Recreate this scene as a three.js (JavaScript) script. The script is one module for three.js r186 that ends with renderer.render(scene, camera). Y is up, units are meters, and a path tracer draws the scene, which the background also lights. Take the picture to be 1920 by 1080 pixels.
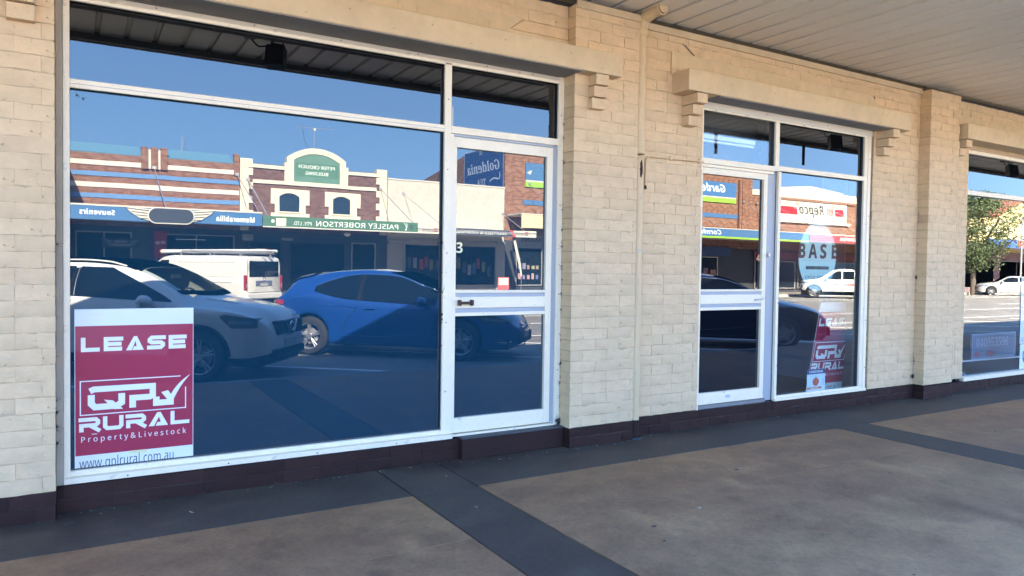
import * as THREE from 'three';
import { RoundedBoxGeometry } from 'three/addons/geometries/RoundedBoxGeometry.js';
import { mergeGeometries, toCreasedNormals } from 'three/addons/utils/BufferGeometryUtils.js';

// ------------------------------------------------------------------ camera, sky, sun, exposure
const scene = new THREE.Scene();
const camera = new THREE.PerspectiveCamera(2 * Math.atan(540 / 1366.76) * 180 / Math.PI, 16 / 9, 0.05, 2000);
{
  const yaw = 0.538344, pitch = -0.0274153, roll = 0.0142177;
  const f0 = new THREE.Vector3(Math.sin(yaw), 0, -Math.cos(yaw)), r0 = new THREE.Vector3(Math.cos(yaw), 0, Math.sin(yaw)), up = new THREE.Vector3(0, 1, 0);
  const f = f0.clone().multiplyScalar(Math.cos(pitch)).addScaledVector(up, Math.sin(pitch));
  const u = up.clone().multiplyScalar(Math.cos(pitch)).addScaledVector(f0, -Math.sin(pitch));
  const r = r0.clone().multiplyScalar(Math.cos(roll)).addScaledVector(u, Math.sin(roll));
  const u2 = u.clone().multiplyScalar(Math.cos(roll)).addScaledVector(r0, -Math.sin(roll));
  camera.position.set(0, 1.4, 4.7);
  camera.quaternion.setFromRotationMatrix(new THREE.Matrix4().makeBasis(r, u2, f.negate()));
}
const SUN = new THREE.Vector3(-0.28, 0.77, -1).normalize();        // towards the sun: behind the shop row
{
  const W = 512, H = 256, d = new Float32Array(W * H * 4), v = new THREE.Vector3();
  const SKY = 0.67;
  for (let j = 0; j < H; j++) for (let i = 0; i < W; i++) {
    const el = ((j + 0.5) / H - 0.5) * Math.PI, az = ((i + 0.5) / W - 0.5) * 2 * Math.PI;
    v.set(Math.cos(el) * Math.cos(az), Math.sin(el), Math.cos(el) * Math.sin(az));
    const c = v.dot(SUN), s = Math.max(0, Math.sin(el)), h = Math.pow(1 - s, 3.2);
    let r = 0.066 + 0.23 * h, g = 0.20 + 0.30 * h, b = 0.545 + 0.20 * h;
    const glow = 0.35 * Math.pow(Math.max(0, c), 8) + 0.08 * Math.max(0, c);
    r += glow; g += glow; b += glow * 0.9;
    if (el < 0) { r = 0.16; g = 0.15; b = 0.13; }
    d.set([r * SKY, g * SKY, b * SKY, 1], (j * W + i) * 4);
  }
  const t = new THREE.DataTexture(d, W, H, THREE.RGBAFormat, THREE.FloatType);
  t.mapping = THREE.EquirectangularReflectionMapping; t.magFilter = t.minFilter = THREE.LinearFilter; t.needsUpdate = true;
  scene.background = t; scene.environment = t;
}
const sun = new THREE.DirectionalLight(new THREE.Color(1, 0.895, 0.74), 5.0);
sun.position.copy(SUN).multiplyScalar(90); sun.target.position.set(12, 0, 12); sun.position.add(sun.target.position);
sun.castShadow = true;
Object.assign(sun.shadow.camera, { left: -70, right: 70, top: 50, bottom: -50, near: 1, far: 250 }); sun.shadow.mapSize.set(4096, 4096);
scene.add(sun, sun.target);
const renderer = new THREE.WebGLRenderer({ antialias: true });
renderer.toneMapping = THREE.LinearToneMapping;
renderer.toneMappingExposure = 15.0;
renderer.shadowMap.enabled = true;

// ------------------------------------------------------------------ helpers
function rngOf(seed) { let s = seed >>> 0; return () => { s = (s + 0x6d2b79f5) | 0; let t = Math.imul(s ^ (s >>> 15), 1 | s); t = (t + Math.imul(t ^ (t >>> 7), 61 | t)) ^ t; return ((t ^ (t >>> 14)) >>> 0) / 4294967296; }; }
const rnd = rngOf(11), rr = (a, b) => a + (b - a) * rnd();
const lerp = (a, b, t) => a + (b - a) * t, clamp = (x, a, b) => Math.min(b, Math.max(a, x));
const used = new Map();
function numbered(name) { const n = used.get(name) ?? 0; used.set(name, n + 1); return n ? `${name}_${String(n).padStart(3, '0')}` : name; }
function tag(o, label, category, group) { o.userData.label = label; o.userData.category = category; if (group) o.userData.group = group; return o; }
function thing(name, label, category, group, pos) {
  const o = new THREE.Group(); o.name = numbered(name); scene.add(o); tag(o, label, category, group);
  if (pos) o.position.set(...pos);
  return o;
}
function add(name, geo, m, parent = scene) {
  const g = Array.isArray(geo) ? merge(geo) : geo, o = new THREE.Mesh(g, m);
  o.name = parent === scene ? numbered(name) : name; o.castShadow = o.receiveShadow = true; parent.add(o); return o;
}
function structure(name, geo, m) { const o = add(name, geo, m); o.userData.kind = 'structure'; return o; }
function merge(list) { return mergeGeometries(list.map((g) => { const h = g.index ? g.toNonIndexed() : g; for (const k of Object.keys(h.attributes)) if (!['position', 'normal', 'uv'].includes(k)) h.deleteAttribute(k); return h; })); }
function wuv(g) {   // texture coordinates in metres, by the way each face looks
  const p = g.attributes.position, n = g.attributes.normal, uv = new Float32Array(p.count * 2);
  for (let i = 0; i < p.count; i++) {
    const ax = Math.abs(n.getX(i)), ay = Math.abs(n.getY(i)), az = Math.abs(n.getZ(i)), x = p.getX(i), y = p.getY(i), z = p.getZ(i);
    if (az >= ax && az >= ay) { uv[2 * i] = x; uv[2 * i + 1] = y; } else if (ax >= ay) { uv[2 * i] = z; uv[2 * i + 1] = y; } else { uv[2 * i] = x; uv[2 * i + 1] = z; }
  }
  g.setAttribute('uv', new THREE.BufferAttribute(uv, 2)); return g;
}
// a box between two corners, its edges rounded by b
function bx(x0, x1, y0, y1, z0, z1, b = 0) {
  const w = x1 - x0, h = y1 - y0, d = z1 - z0;
  const g = b > 0 ? new RoundedBoxGeometry(w, h, d, 1, Math.min(b, w / 2.2, h / 2.2, d / 2.2)) : new THREE.BoxGeometry(w, h, d);
  g.translate((x0 + x1) / 2, (y0 + y1) / 2, (z0 + z1) / 2); return wuv(g.index ? g.toNonIndexed() : g);
}
function tube(pts, r, seg = 24, rad = 10, closed = false) { return new THREE.TubeGeometry(new THREE.CatmullRomCurve3(pts.map((p) => new THREE.Vector3(...p)), closed, 'catmullrom', 0.2), seg, r, rad, closed); }
function rod(a, b, r, rad = 8) {
  const A = new THREE.Vector3(...a), B = new THREE.Vector3(...b), g = new THREE.CylinderGeometry(r, r, A.distanceTo(B), rad);
  g.applyQuaternion(new THREE.Quaternion().setFromUnitVectors(new THREE.Vector3(0, 1, 0), B.clone().sub(A).normalize())); g.translate((A.x + B.x) / 2, (A.y + B.y) / 2, (A.z + B.z) / 2); return g;
}
// an outline in x and y, drawn out along z
function prism(pts, z0, z1, bev = 0, holes = []) {
  const s = new THREE.Shape(pts.map((p) => new THREE.Vector2(...p)));
  for (const h of holes) s.holes.push(new THREE.Path(h.map((p) => new THREE.Vector2(...p))));
  const g = new THREE.ExtrudeGeometry(s, { depth: z1 - z0 - 2 * bev, bevelEnabled: bev > 0, bevelSize: bev, bevelThickness: bev, bevelOffset: -bev, bevelSegments: 1 });
  g.translate(0, 0, z0 + bev); return wuv(g);
}

// ------------------------------------------------------------------ textures
function noiseGrid(n, cells, seed) {   // smooth noise that repeats after n pixels, 0..1
  const r = rngOf(seed), g = new Float32Array(cells * cells).map(() => r()), out = new Float32Array(n * n);
  for (let y = 0; y < n; y++) {
    const fy = y / n * cells, y0 = Math.floor(fy), ty = fy - y0, sy = ty * ty * (3 - 2 * ty), ya = (y0 % cells) * cells, yb = ((y0 + 1) % cells) * cells;
    for (let x = 0; x < n; x++) {
      const fx = x / n * cells, x0 = Math.floor(fx), tx = fx - x0, sx = tx * tx * (3 - 2 * tx), x1 = (x0 + 1) % cells;
      out[y * n + x] = lerp(lerp(g[ya + x0], g[ya + x1], sx), lerp(g[yb + x0], g[yb + x1], sx), sy);
    }
  }
  return out;
}
function fbm(n, cells, oct, seed, gain = 0.55) {
  const out = new Float32Array(n * n); let a = 1, tot = 0;
  for (let o = 0; o < oct && cells <= n; o++, cells *= 2, a *= gain) { const g = noiseGrid(n, cells, seed + o * 17); for (let i = 0; i < out.length; i++) out[i] += a * g[i]; tot += a; }
  for (let i = 0; i < out.length; i++) out[i] /= tot;
  return out;
}
function dataTex(n, f, srgb, metres) {   // f(i) -> [r, g, b] in 0..1 as stored
  const d = new Uint8Array(n * n * 4);
  for (let i = 0; i < n * n; i++) { const c = f(i); for (let k = 0; k < 3; k++) d[i * 4 + k] = clamp(c[k], 0, 1) * 255; d[i * 4 + 3] = 255; }
  const t = new THREE.DataTexture(d, n, n); t.wrapS = t.wrapT = THREE.RepeatWrapping; t.magFilter = t.minFilter = THREE.LinearFilter;
  if (srgb) t.colorSpace = THREE.SRGBColorSpace;
  if (metres) t.repeat.set(1 / metres, 1 / metres);
  t.needsUpdate = true; return t;
}
function canvasTex(w, h, draw) {
  const c = document.createElement('canvas'); c.width = w; c.height = h; const g = c.getContext('2d'); draw(g, w, h);
  const t = new THREE.CanvasTexture(c); t.colorSpace = THREE.SRGBColorSpace; t.anisotropy = 8; return t;
}
const lin = (r, g, b) => new THREE.Color().setRGB(r, g, b);
const mat = (c, roughness = 0.7, o = {}) => new THREE.MeshStandardMaterial({ color: c, roughness, ...o });
const phys = (c, roughness = 0.5, o = {}) => new THREE.MeshPhysicalMaterial({ color: c, roughness, ...o });

const N = 1024;
const nA = fbm(N, 4, 8, 101), nB = fbm(N, 16, 6, 202, 0.62), nC = fbm(N, 3, 5, 303, 0.5), nF = fbm(N, 128, 3, 404, 0.7);
const T = {};
// painted masonry: slight mottling, grime in patches; relief of brushed paint over rough brick
T.paint = dataTex(N, (i) => { const m = 0.92 + 0.05 * (nA[i] - 0.5) + 0.12 * (nB[i] - 0.5), d = clamp((nB[(i * 3 + 77) % (N * N)] - 0.76) * 3, 0, 0.2); return [m * (1 - d), m * (1 - d * 1.05), m * (1 - d * 1.15)]; }, true, 1.7);
T.paintBump = dataTex(N, (i) => { const b = 0.6 * nB[i] + 0.3 * nA[i] + 0.1 * nF[i]; return [b, b, b]; }, false, 0.55);
T.paintBump.repeat.set(1 / 1.0, 1 / 0.42);
// oxide coloured concrete with worn blotches
T.concrete = dataTex(N, (i) => { const w = clamp((nA[i] - 0.5) * 2.2 + (nB[i] - 0.5) * 0.7, -1, 1), s = clamp((nB[(i * 7 + 991) % (N * N)] - 0.74) * 9, 0, 1), m = 0.78 + 0.13 * w + 0.13 * (nF[i] - 0.5) + 0.14 * (nB[i] - 0.5) - 0.10 * s; return [m, m * (0.985 + 0.02 * w), m * (0.97 - 0.02 * w)]; }, true, 2.3);
T.concreteBump = dataTex(N, (i) => { const b = 0.5 * nF[i] + 0.5 * nB[i]; return [b, b, b]; }, false, 0.6);
T.concreteRough = dataTex(N, (i) => { const b = 0.62 + 0.4 * nA[i] + 0.2 * (nB[i] - 0.5); return [b, b, b]; }, false, 2.3);
T.enamel = dataTex(N, (i) => { const d = clamp((nB[i] - 0.72) * 3, 0, 0.16) * clamp(nC[i] * 2 - 0.7, 0, 1), sp = nF[i] > 0.80 && nB[i] > 0.55 ? 0.35 : 0, m = 0.96 + 0.05 * (nA[i] - 0.5) - d - sp; return [m, m * (1 - 0.02 * d), m * (1 - 0.12 * d)]; }, true, 0.9);
T.wave = dataTex(256, (i) => { const x = i % 256, y = (i / 256) | 0, m = nC[(y * 4) * N + x * 4]; return [m, m, m]; }, false, 2.6);
T.asphalt = dataTex(512, (i) => { const x = i % 512, y = (i / 512) | 0, k = (y * 2) * N + x * 2, m = 0.75 + 0.35 * (nF[k] - 0.5) + 0.3 * (nA[k] - 0.5); return [m, m, m]; }, true, 3);
// face brick of the far side of the street, too far to build brick by brick
function brickTex(colours, joint) {
  return canvasTex(512, 512, (g, w, h) => {
    const r = rngOf(5); g.fillStyle = joint; g.fillRect(0, 0, w, h);
    const rows = 12, cols = 4, bh = h / rows, bw = w / cols;
    for (let j = 0; j < rows; j++) for (let i = -1; i < cols + 1; i++) { g.fillStyle = colours[(r() * colours.length) | 0]; const x = i * bw + (j % 2) * bw / 2; const a = ((i + (j % 2 ? 0 : 0)) + cols) % cols; g.fillRect(x + 2, j * bh + 2, bw - 4, bh - 4); }
  });
}
function repeat(t, mx, my) { t.wrapS = t.wrapT = THREE.RepeatWrapping; t.repeat.set(1 / mx, 1 / my); return t; }

const M = {
  cream: [0, 1, 2].map((k) => mat(lin(...[[0.785, 0.56, 0.318], [0.779, 0.555, 0.315], [0.791, 0.565, 0.321]][k]), 0.72, { map: T.paint, bumpMap: T.paintBump, bumpScale: 0.007 })),
  creamJoint: mat(lin(0.60, 0.43, 0.25), 0.9, { map: T.paint, bumpMap: T.paintBump, bumpScale: 0.004 }),
  render: mat(lin(0.735, 0.555, 0.325), 0.7, { map: T.paint, bumpMap: T.paintBump, bumpScale: 0.0015 }),
  plinth: [0, 1].map((k) => phys(lin(...[[0.038, 0.0175, 0.0145], [0.046, 0.021, 0.017]][k]), 0.7, { specularIntensity: 0.35, map: T.paint, bumpMap: T.paintBump, bumpScale: 0.004 })),
  plinthJoint: mat(lin(0.022, 0.012, 0.011), 0.6, { bumpMap: T.paintBump, bumpScale: 0.004 }),
  white: mat(lin(0.93, 0.80, 0.575), 0.42, { map: T.enamel }),
  whiteOld: mat(lin(0.66, 0.60, 0.47), 0.6, { map: T.enamel, bumpMap: T.paintBump, bumpScale: 0.002 }),
  greyTrim: mat(lin(0.36, 0.38, 0.40), 0.4),
  channel: mat(lin(0.045, 0.048, 0.052), 0.45),
  slab: phys(lin(0.48, 0.265, 0.135), 0.85, { specularIntensity: 0.4, map: T.concrete, bumpMap: T.concreteBump, bumpScale: 0.0012, roughnessMap: T.concreteRough }),
  slabDark: phys(lin(0.128, 0.098, 0.074), 0.8, { specularIntensity: 0.5, map: T.concrete, bumpMap: T.concreteBump, bumpScale: 0.0012, roughnessMap: T.concreteRough }),
  joint: mat(lin(0.012, 0.012, 0.014), 0.9),
  soffit: mat(lin(0.50, 0.47, 0.43), 0.5),
  black: mat(lin(0.012, 0.012, 0.013), 0.5),
  rubber: mat(lin(0.02, 0.02, 0.02), 0.85),
  steel: mat(lin(0.45, 0.45, 0.45), 0.4, { metalness: 0.6 }),
  asphalt: mat(lin(0.075, 0.073, 0.070), 0.85, { map: T.asphalt }),
  lineWhite: mat(lin(0.7, 0.7, 0.66), 0.7),
  // shop glass: blue film on the back of the panes of the first shop, black film in the fanlights, clear panes elsewhere
  filmBlue: phys(lin(0.006, 0.033, 0.056), 0.0, { ior: 1.88, bumpMap: T.wave, bumpScale: 0.00018 }),
  filmBlack: phys(lin(0.0022, 0.0027, 0.0036), 0.0, { ior: 1.88, bumpMap: T.wave, bumpScale: 0.00018 }),
  filmDark: phys(lin(0.0025, 0.004, 0.0075), 0.0, { ior: 1.88, bumpMap: T.wave, bumpScale: 0.00018 }),
  clear: phys(lin(0.93, 0.96, 0.97), 0.0, { transmission: 1, thickness: 0, ior: 1.62 }),
};
// ------------------------------------------------------------------ the footpath
{
  const walk = thing('footpath', 'concrete footpath of brown panels framed by dark slate strips', 'footpath'); walk.userData.kind = 'structure'; delete walk.userData.category;
  add('joint_bed', bx(-8, 34, -0.2, -0.02, -0.1, 4.2), M.joint, walk);
  const g = 0.004, xs = [-6.4, -2.35, -1.90, 1.762, 2.207, 5.872, 6.328, 9.98, 10.43, 14.09, 14.54, 18.2, 18.65, 22.3, 22.75, 26.4, 26.85, 34];
  for (let i = 0; i + 1 < xs.length; i++) {
    const dark = xs[i + 1] - xs[i] < 0.6, x0 = xs[i] + g, x1 = xs[i + 1] - g;
    add('paving_slab', bx(x0, x1, -0.1, 0, -0.06, 0.608 - g, 0.003), M.slabDark, walk);
    if (dark) add('paving_slab', bx(x0, x1, -0.1, 0, 0.608 + g, 4.18, 0.003), M.slabDark, walk);
    else { add('paving_slab', bx(x0, x1, -0.1, 0, 0.608 + g, 1.40, 0.0015), M.slab, walk); add('paving_slab', bx(x0, x1, -0.1, -0.0005, 1.4015, 4.18, 0.0015), M.slab, walk); }
  }
  const r = rngOf(77), spots = [];   // trodden gum and oil spots
  for (let k = 0; k < 70; k++) { const x = -1 + r() * 13, z = 0.12 + r() * 3.6, a = 0.006 + r() * r() * 0.022, n = 9, s = new THREE.Shape(); for (let i = 0; i < n; i++) { const t = i / n * 6.283, e = a * (0.7 + 0.5 * r()); i ? s.lineTo(x + Math.cos(t) * e, -z + Math.sin(t) * e * 0.8) : s.moveTo(x + Math.cos(t) * e, -z + Math.sin(t) * e * 0.8); } const g = new THREE.ExtrudeGeometry(s, { depth: 0.0012, bevelEnabled: false }); g.rotateX(-Math.PI / 2); spots.push(wuv(g)); }
  const gum = add('gum_spots', spots, mat(lin(0.055, 0.045, 0.04), 0.8), walk); gum.userData.kind = 'stuff';
  const kerb = structure('kerb', bx(-30, 80, -0.3, 0, 4.19, 4.34, 0.02), mat(lin(0.32, 0.30, 0.27), 0.8, { map: T.concrete }));
  structure('footpath', bx(-30, -8.002, -0.2, -0.001, -0.1, 4.188), M.slab).name = 'footpath_west_end';
  structure('footpath', bx(34.002, 80, -0.2, -0.001, -0.1, 4.188), M.slab).name = 'footpath_east_end';
}
// ------------------------------------------------------------------ brick walls
const ROW = 0.0862, BASE = 0.158;
function brickGeo(w, h, d, seed, rough) {
  const r = rngOf(seed), nx = w > 0.15 ? 4 : 2, ny = 2, P = [], I = [], at = (i, j) => j * (nx + 1) + i;
  for (let j = 0; j <= ny; j++) for (let i = 0; i <= nx; i++) {
    const ex = i === 0 || i === nx, ey = j === 0 || j === ny, e = ex || ey;
    P.push(((i / nx) - 0.5) * w + (ex ? (r() - 0.5) * 0.003 : (r() - 0.5) * 0.02), ((j / ny) - 0.5) * h + (ey ? (r() - 0.5) * 0.0065 : (r() - 0.5) * 0.012), (ey ? -0.0028 : ex ? -0.0009 : 0) + (r() - 0.5) * rough);
  }
  for (let j = 0; j < ny; j++) for (let i = 0; i < nx; i++) I.push(at(i, j), at(i + 1, j), at(i + 1, j + 1), at(i, j), at(i + 1, j + 1), at(i, j + 1));
  const ring = []; for (let i = 0; i < nx; i++) ring.push(at(i, 0)); for (let j = 0; j < ny; j++) ring.push(at(nx, j)); for (let i = nx; i > 0; i--) ring.push(at(i, ny)); for (let j = ny; j > 0; j--) ring.push(at(0, j));
  const b = P.length / 3; for (const k of ring) P.push(P[3 * k], P[3 * k + 1], -d);
  for (let k = 0; k < ring.length; k++) { const n = (k + 1) % ring.length; I.push(ring[k], b + k, b + n, ring[k], b + n, ring[n]); }
  const g0 = new THREE.BufferGeometry(); g0.setAttribute('position', new THREE.Float32BufferAttribute(P, 3)); g0.setIndex(I);
  const g = toCreasedNormals(g0, 1.0); wuv(g);
  const uv = g.attributes.uv, ox = r() * 1.7, oy = r() * 1.7; for (let i = 0; i < uv.count; i++) uv.setXY(i, uv.getX(i) + ox, uv.getY(i) + oy);
  return g;
}
const BRICKS = { long: [1, 2, 3, 4, 5, 6, 7, 8].map((s) => brickGeo(0.233, 0.0795, 0.17, s * 7, 0.0062)), short: [1, 2, 3, 4, 5].map((s) => brickGeo(0.1085, 0.0795, 0.17, s * 13, 0.0055)) };
const MASONRY = { paint: [M.cream, M.creamJoint], plinth: [M.plinth, M.plinthJoint] };
// lays one rectangle of a wall brick by brick; ends: how far the backing stays inside at left and right
function lay(parent, x0, x1, y0, y1, z, kind = 'paint', phase = 0, name = 'brick') {
  const [mats, joint] = MASONRY[kind];
  add('mortar', bx(x0 + 0.006, x1 - 0.006, y0, y1 - 0.002, -0.12, z - 0.0055), joint, parent);
  const rows = Math.max(1, Math.round((y1 - y0) / ROW)), rh = (y1 - y0) / rows;
  for (let j = 0; j < rows; j++) {
    const y = y0 + (j + 0.5) * rh, k = Math.round((y - BASE) / ROW), headers = ((k % 9) + 9) % 9 === 4, L = headers ? 0.12 : 0.24;
    let x = x0 - ((phase + (k & 1) * L / 2 + (headers ? 0.06 : 0)) % L);
    while (x < x1 - 0.02) {
      const a = Math.max(x, x0), b = Math.min(x + L, x1), w = b - a; x += L;
      if (w < 0.035) { continue; }
      const short = w < 0.165, set = short ? BRICKS.short : BRICKS.long, bw = short ? 0.1085 : 0.233;
      const o = add(name, set[(rnd() * set.length) | 0], mats[(rnd() * mats.length) | 0], parent);
      o.scale.set((w - rr(0.0, 0.0042)) / bw, (rh - rr(0.0022, 0.0072)) / 0.0795, 1);
      o.position.set((a + b) / 2, y + rr(-0.0012, 0.0012), z + rr(-0.0014, 0.0010)); o.rotation.z = rr(-0.006, 0.006);
    }
  }
}
const TOPB = BASE + 38 * ROW;                                       // where the brickwork stops under the awning
{
  const w1 = thing('brick_wall', 'cream painted brick pier at the far left edge beside the lease poster window', 'wall');
  lay(w1, -0.98, -0.1, BASE, TOPB, 0.09, 'paint', 0.02); lay(w1, -0.98, -0.1, 0, BASE, 0.094, 'plinth', 0.05, 'plinth_brick');
  add('mortar_fillet', bx(-0.1005, -0.066, BASE, 2.9, -0.1, -0.012, 0.004), mat(lin(0.42, 0.35, 0.26), 0.9, { map: T.paint, bumpMap: T.paintBump, bumpScale: 0.004 }), w1);
  const w2 = thing('brick_wall', 'strip of recessed cream brickwork above the lintel of the big left shopfront', 'wall');
  lay(w2, -0.1, 3.29, 3.26, TOPB, 0, 'paint', 0.1);
  add('mortar', bx(-0.1, 3.29, 3.0, 3.262, -0.12, -0.008), M.creamJoint, w2);
  add('render_panel', prism([[-0.1, 3.075], [3.288, 3.075], [3.288, 3.17], [2.75, 3.17], [2.87, 3.262], [-0.1, 3.262]], -0.03, 0.006, 0.002), M.render, w2);
  add('brick', prism([[2.765, 3.174], [3.285, 3.174], [3.285, 3.257], [2.874, 3.257]], -0.05, 0.0, 0.003), M.cream[0], w2);
  const w3 = thing('brick_wall', 'cream painted brick pier between the first shop door and the downpipe', 'wall');
  lay(w3, 3.29, 3.93, BASE, TOPB, 0.09, 'paint', 0); lay(w3, 3.29, 3.93, 0, BASE, 0.094, 'plinth', 0.07, 'plinth_brick');
  add('trim_board', bx(3.296, 3.925, 3.405, 3.462, 0.089, 0.104, 0.003), M.render, w3);
  const w4 = thing('brick_wall', 'cream painted brick wall around the second shopfront, downpipe to square pilaster', 'wall');
  lay(w4, 3.93, 4.745, BASE, TOPB, 0, 'paint', 0.09); lay(w4, 7.236, 8.08, BASE, TOPB, 0, 'paint', 0.05);
  lay(w4, 4.745, 7.236, 3.264, TOPB, 0, 'paint', 0.03); lay(w4, 3.93, 8.08, 0, BASE - 0.004, 0.006, 'plinth', 0.11, 'plinth_brick');
  add('mortar', bx(4.745, 7.236, 2.84, 3.264, -0.12, -0.012), M.creamJoint, w4);
  add('head_board', bx(4.75, 7.215, 2.838, 2.9, -0.05, -0.006, 0.003), M.whiteOld, w4);
  add('render_panel', prism([[4.352, 3.07], [7.30, 3.07], [7.30, 3.17], [7.16, 3.262], [4.352, 3.262]], -0.03, 0.012, 0.002), M.render, w4);
  add('trim_board', bx(4.02, 8.078, 3.398, 3.455, -0.03, 0.02, 0.003), M.render, w4);
  const w5 = thing('brick_wall', 'square cream brick pilaster between the second and third shopfronts', 'wall');
  lay(w5, 8.08, 8.672, BASE, TOPB, 0.12, 'paint', 0.03); lay(w5, 8.08, 8.672, 0, BASE - 0.01, 0.124, 'plinth', 0.02, 'plinth_brick');
  const w6 = thing('brick_wall', 'cream brickwork round the third shopfront at the right edge', 'wall');
  lay(w6, 8.672, 9.105, BASE, TOPB, 0, 'paint', 0.1); lay(w6, 9.105, 12.6, 3.264, TOPB, 0, 'paint', 0.1);
  lay(w6, 8.672, 12.6, 0, 0.115, 0.004, 'plinth', 0.02, 'plinth_brick');
  add('mortar', bx(9.105, 12.6, 2.88, 3.264, -0.12, -0.012), M.creamJoint, w6);
  add('render_panel', bx(8.69, 12.6, 3.07, 3.262, -0.03, 0.01, 0.002), M.render, w6);
  const w7 = thing('low_brick_wall', 'low dark brown brick plinth under the big lease poster window', 'wall');
  lay(w7, -0.1, 2.40, 0, 0.152, -0.022, 'plinth', 0.08, 'plinth_brick');
  // the rest of the row, outside the picture: it closes the rooms and throws the shade
  const w8 = thing('shop_row', 'plain cream end walls, parapet and roof of the shop row itself', 'building');
  const plain = M.render;
  add('end_wall', bx(-30, -0.99, 0, 3.5, -0.3, 0.088), plain, w8); add('end_wall', bx(12.61, 80, 0, 3.5, -0.3, 0), plain, w8);
  add('parapet', bx(-30, 80, 3.52, 5.15, -0.4, -0.01), plain, w8); add('roof', bx(-30, 80, 3.9, 4.1, -14, -0.41), M.steel, w8);
  add('back_wall', bx(-30, 80, 0, 3.9, -14.3, -14.01), plain, w8); add('side_wall', bx(-30.3, -30.01, 0, 3.9, -14, -0.3), plain, w8); add('side_wall', bx(80.01, 80.3, 0, 3.9, -14, -0.3), plain, w8);
  add('wall_backing', [bx(-1, 12.6, 3.0, 3.56, -0.3, -0.13), bx(3.29, 4.74, 0, 3.0, -0.3, -0.13), bx(7.24, 9.1, 0, 3.0, -0.3, -0.13), bx(-1, -0.1, 0, 3.0, -0.3, -0.13)], mat(lin(0.05, 0.045, 0.04), 0.9), w8);
}
// ------------------------------------------------------------------ lintels on stepped brick corbels
function corbel(parent, x, z0, n, dx, s) {
  for (let k = 0; k < n; k++) { const o = add('corbel_brick', bx(x, x + dx, 2.905 - (k + 1) * 0.0875 + 0.003, 2.905 - k * 0.0875 - 0.002, z0 - 0.06, s[k], 0.004), M.cream[k % 3], parent); }
}
{
  const a = thing('lintel', 'long cream rendered lintel over the big left window, on stepped brick corbels', 'lintel');
  add('beam', bx(-0.55, 3.668, 2.905, 3.078, -0.03, 0.196, 0.006), M.render, a);
  corbel(a, 3.42, 0.09, 3, 0.125, [0.19, 0.165, 0.14]); corbel(a, -0.31, 0.09, 3, 0.125, [0.19, 0.165, 0.14]);
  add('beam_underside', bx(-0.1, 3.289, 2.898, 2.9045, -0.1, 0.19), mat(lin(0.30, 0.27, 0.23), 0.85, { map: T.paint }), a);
  const b = thing('lintel', 'cream rendered box lintel over the second shop door and window', 'lintel');
  add('beam', bx(4.375, 7.575, 2.907, 3.086, -0.01, 0.2, 0.006), M.render, b);
  corbel(b, 4.49, 0, 3, 0.118, [0.185, 0.135, 0.085]); corbel(b, 7.285, 0, 3, 0.115, [0.185, 0.135, 0.085]);
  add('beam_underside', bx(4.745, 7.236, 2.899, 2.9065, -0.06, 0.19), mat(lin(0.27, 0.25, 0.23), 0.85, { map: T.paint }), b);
  const c = thing('lintel', 'cream rendered lintel over the third shop window at the right edge', 'lintel');
  add('beam', bx(8.69, 12.6, 2.945, 3.12, -0.01, 0.2, 0.006), M.render, c);
  corbel(c, 8.72, 0, 2, 0.125, [0.17, 0.10]); c.children.slice(1).forEach((o) => { o.position.y += 0.038; });
}
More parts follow.
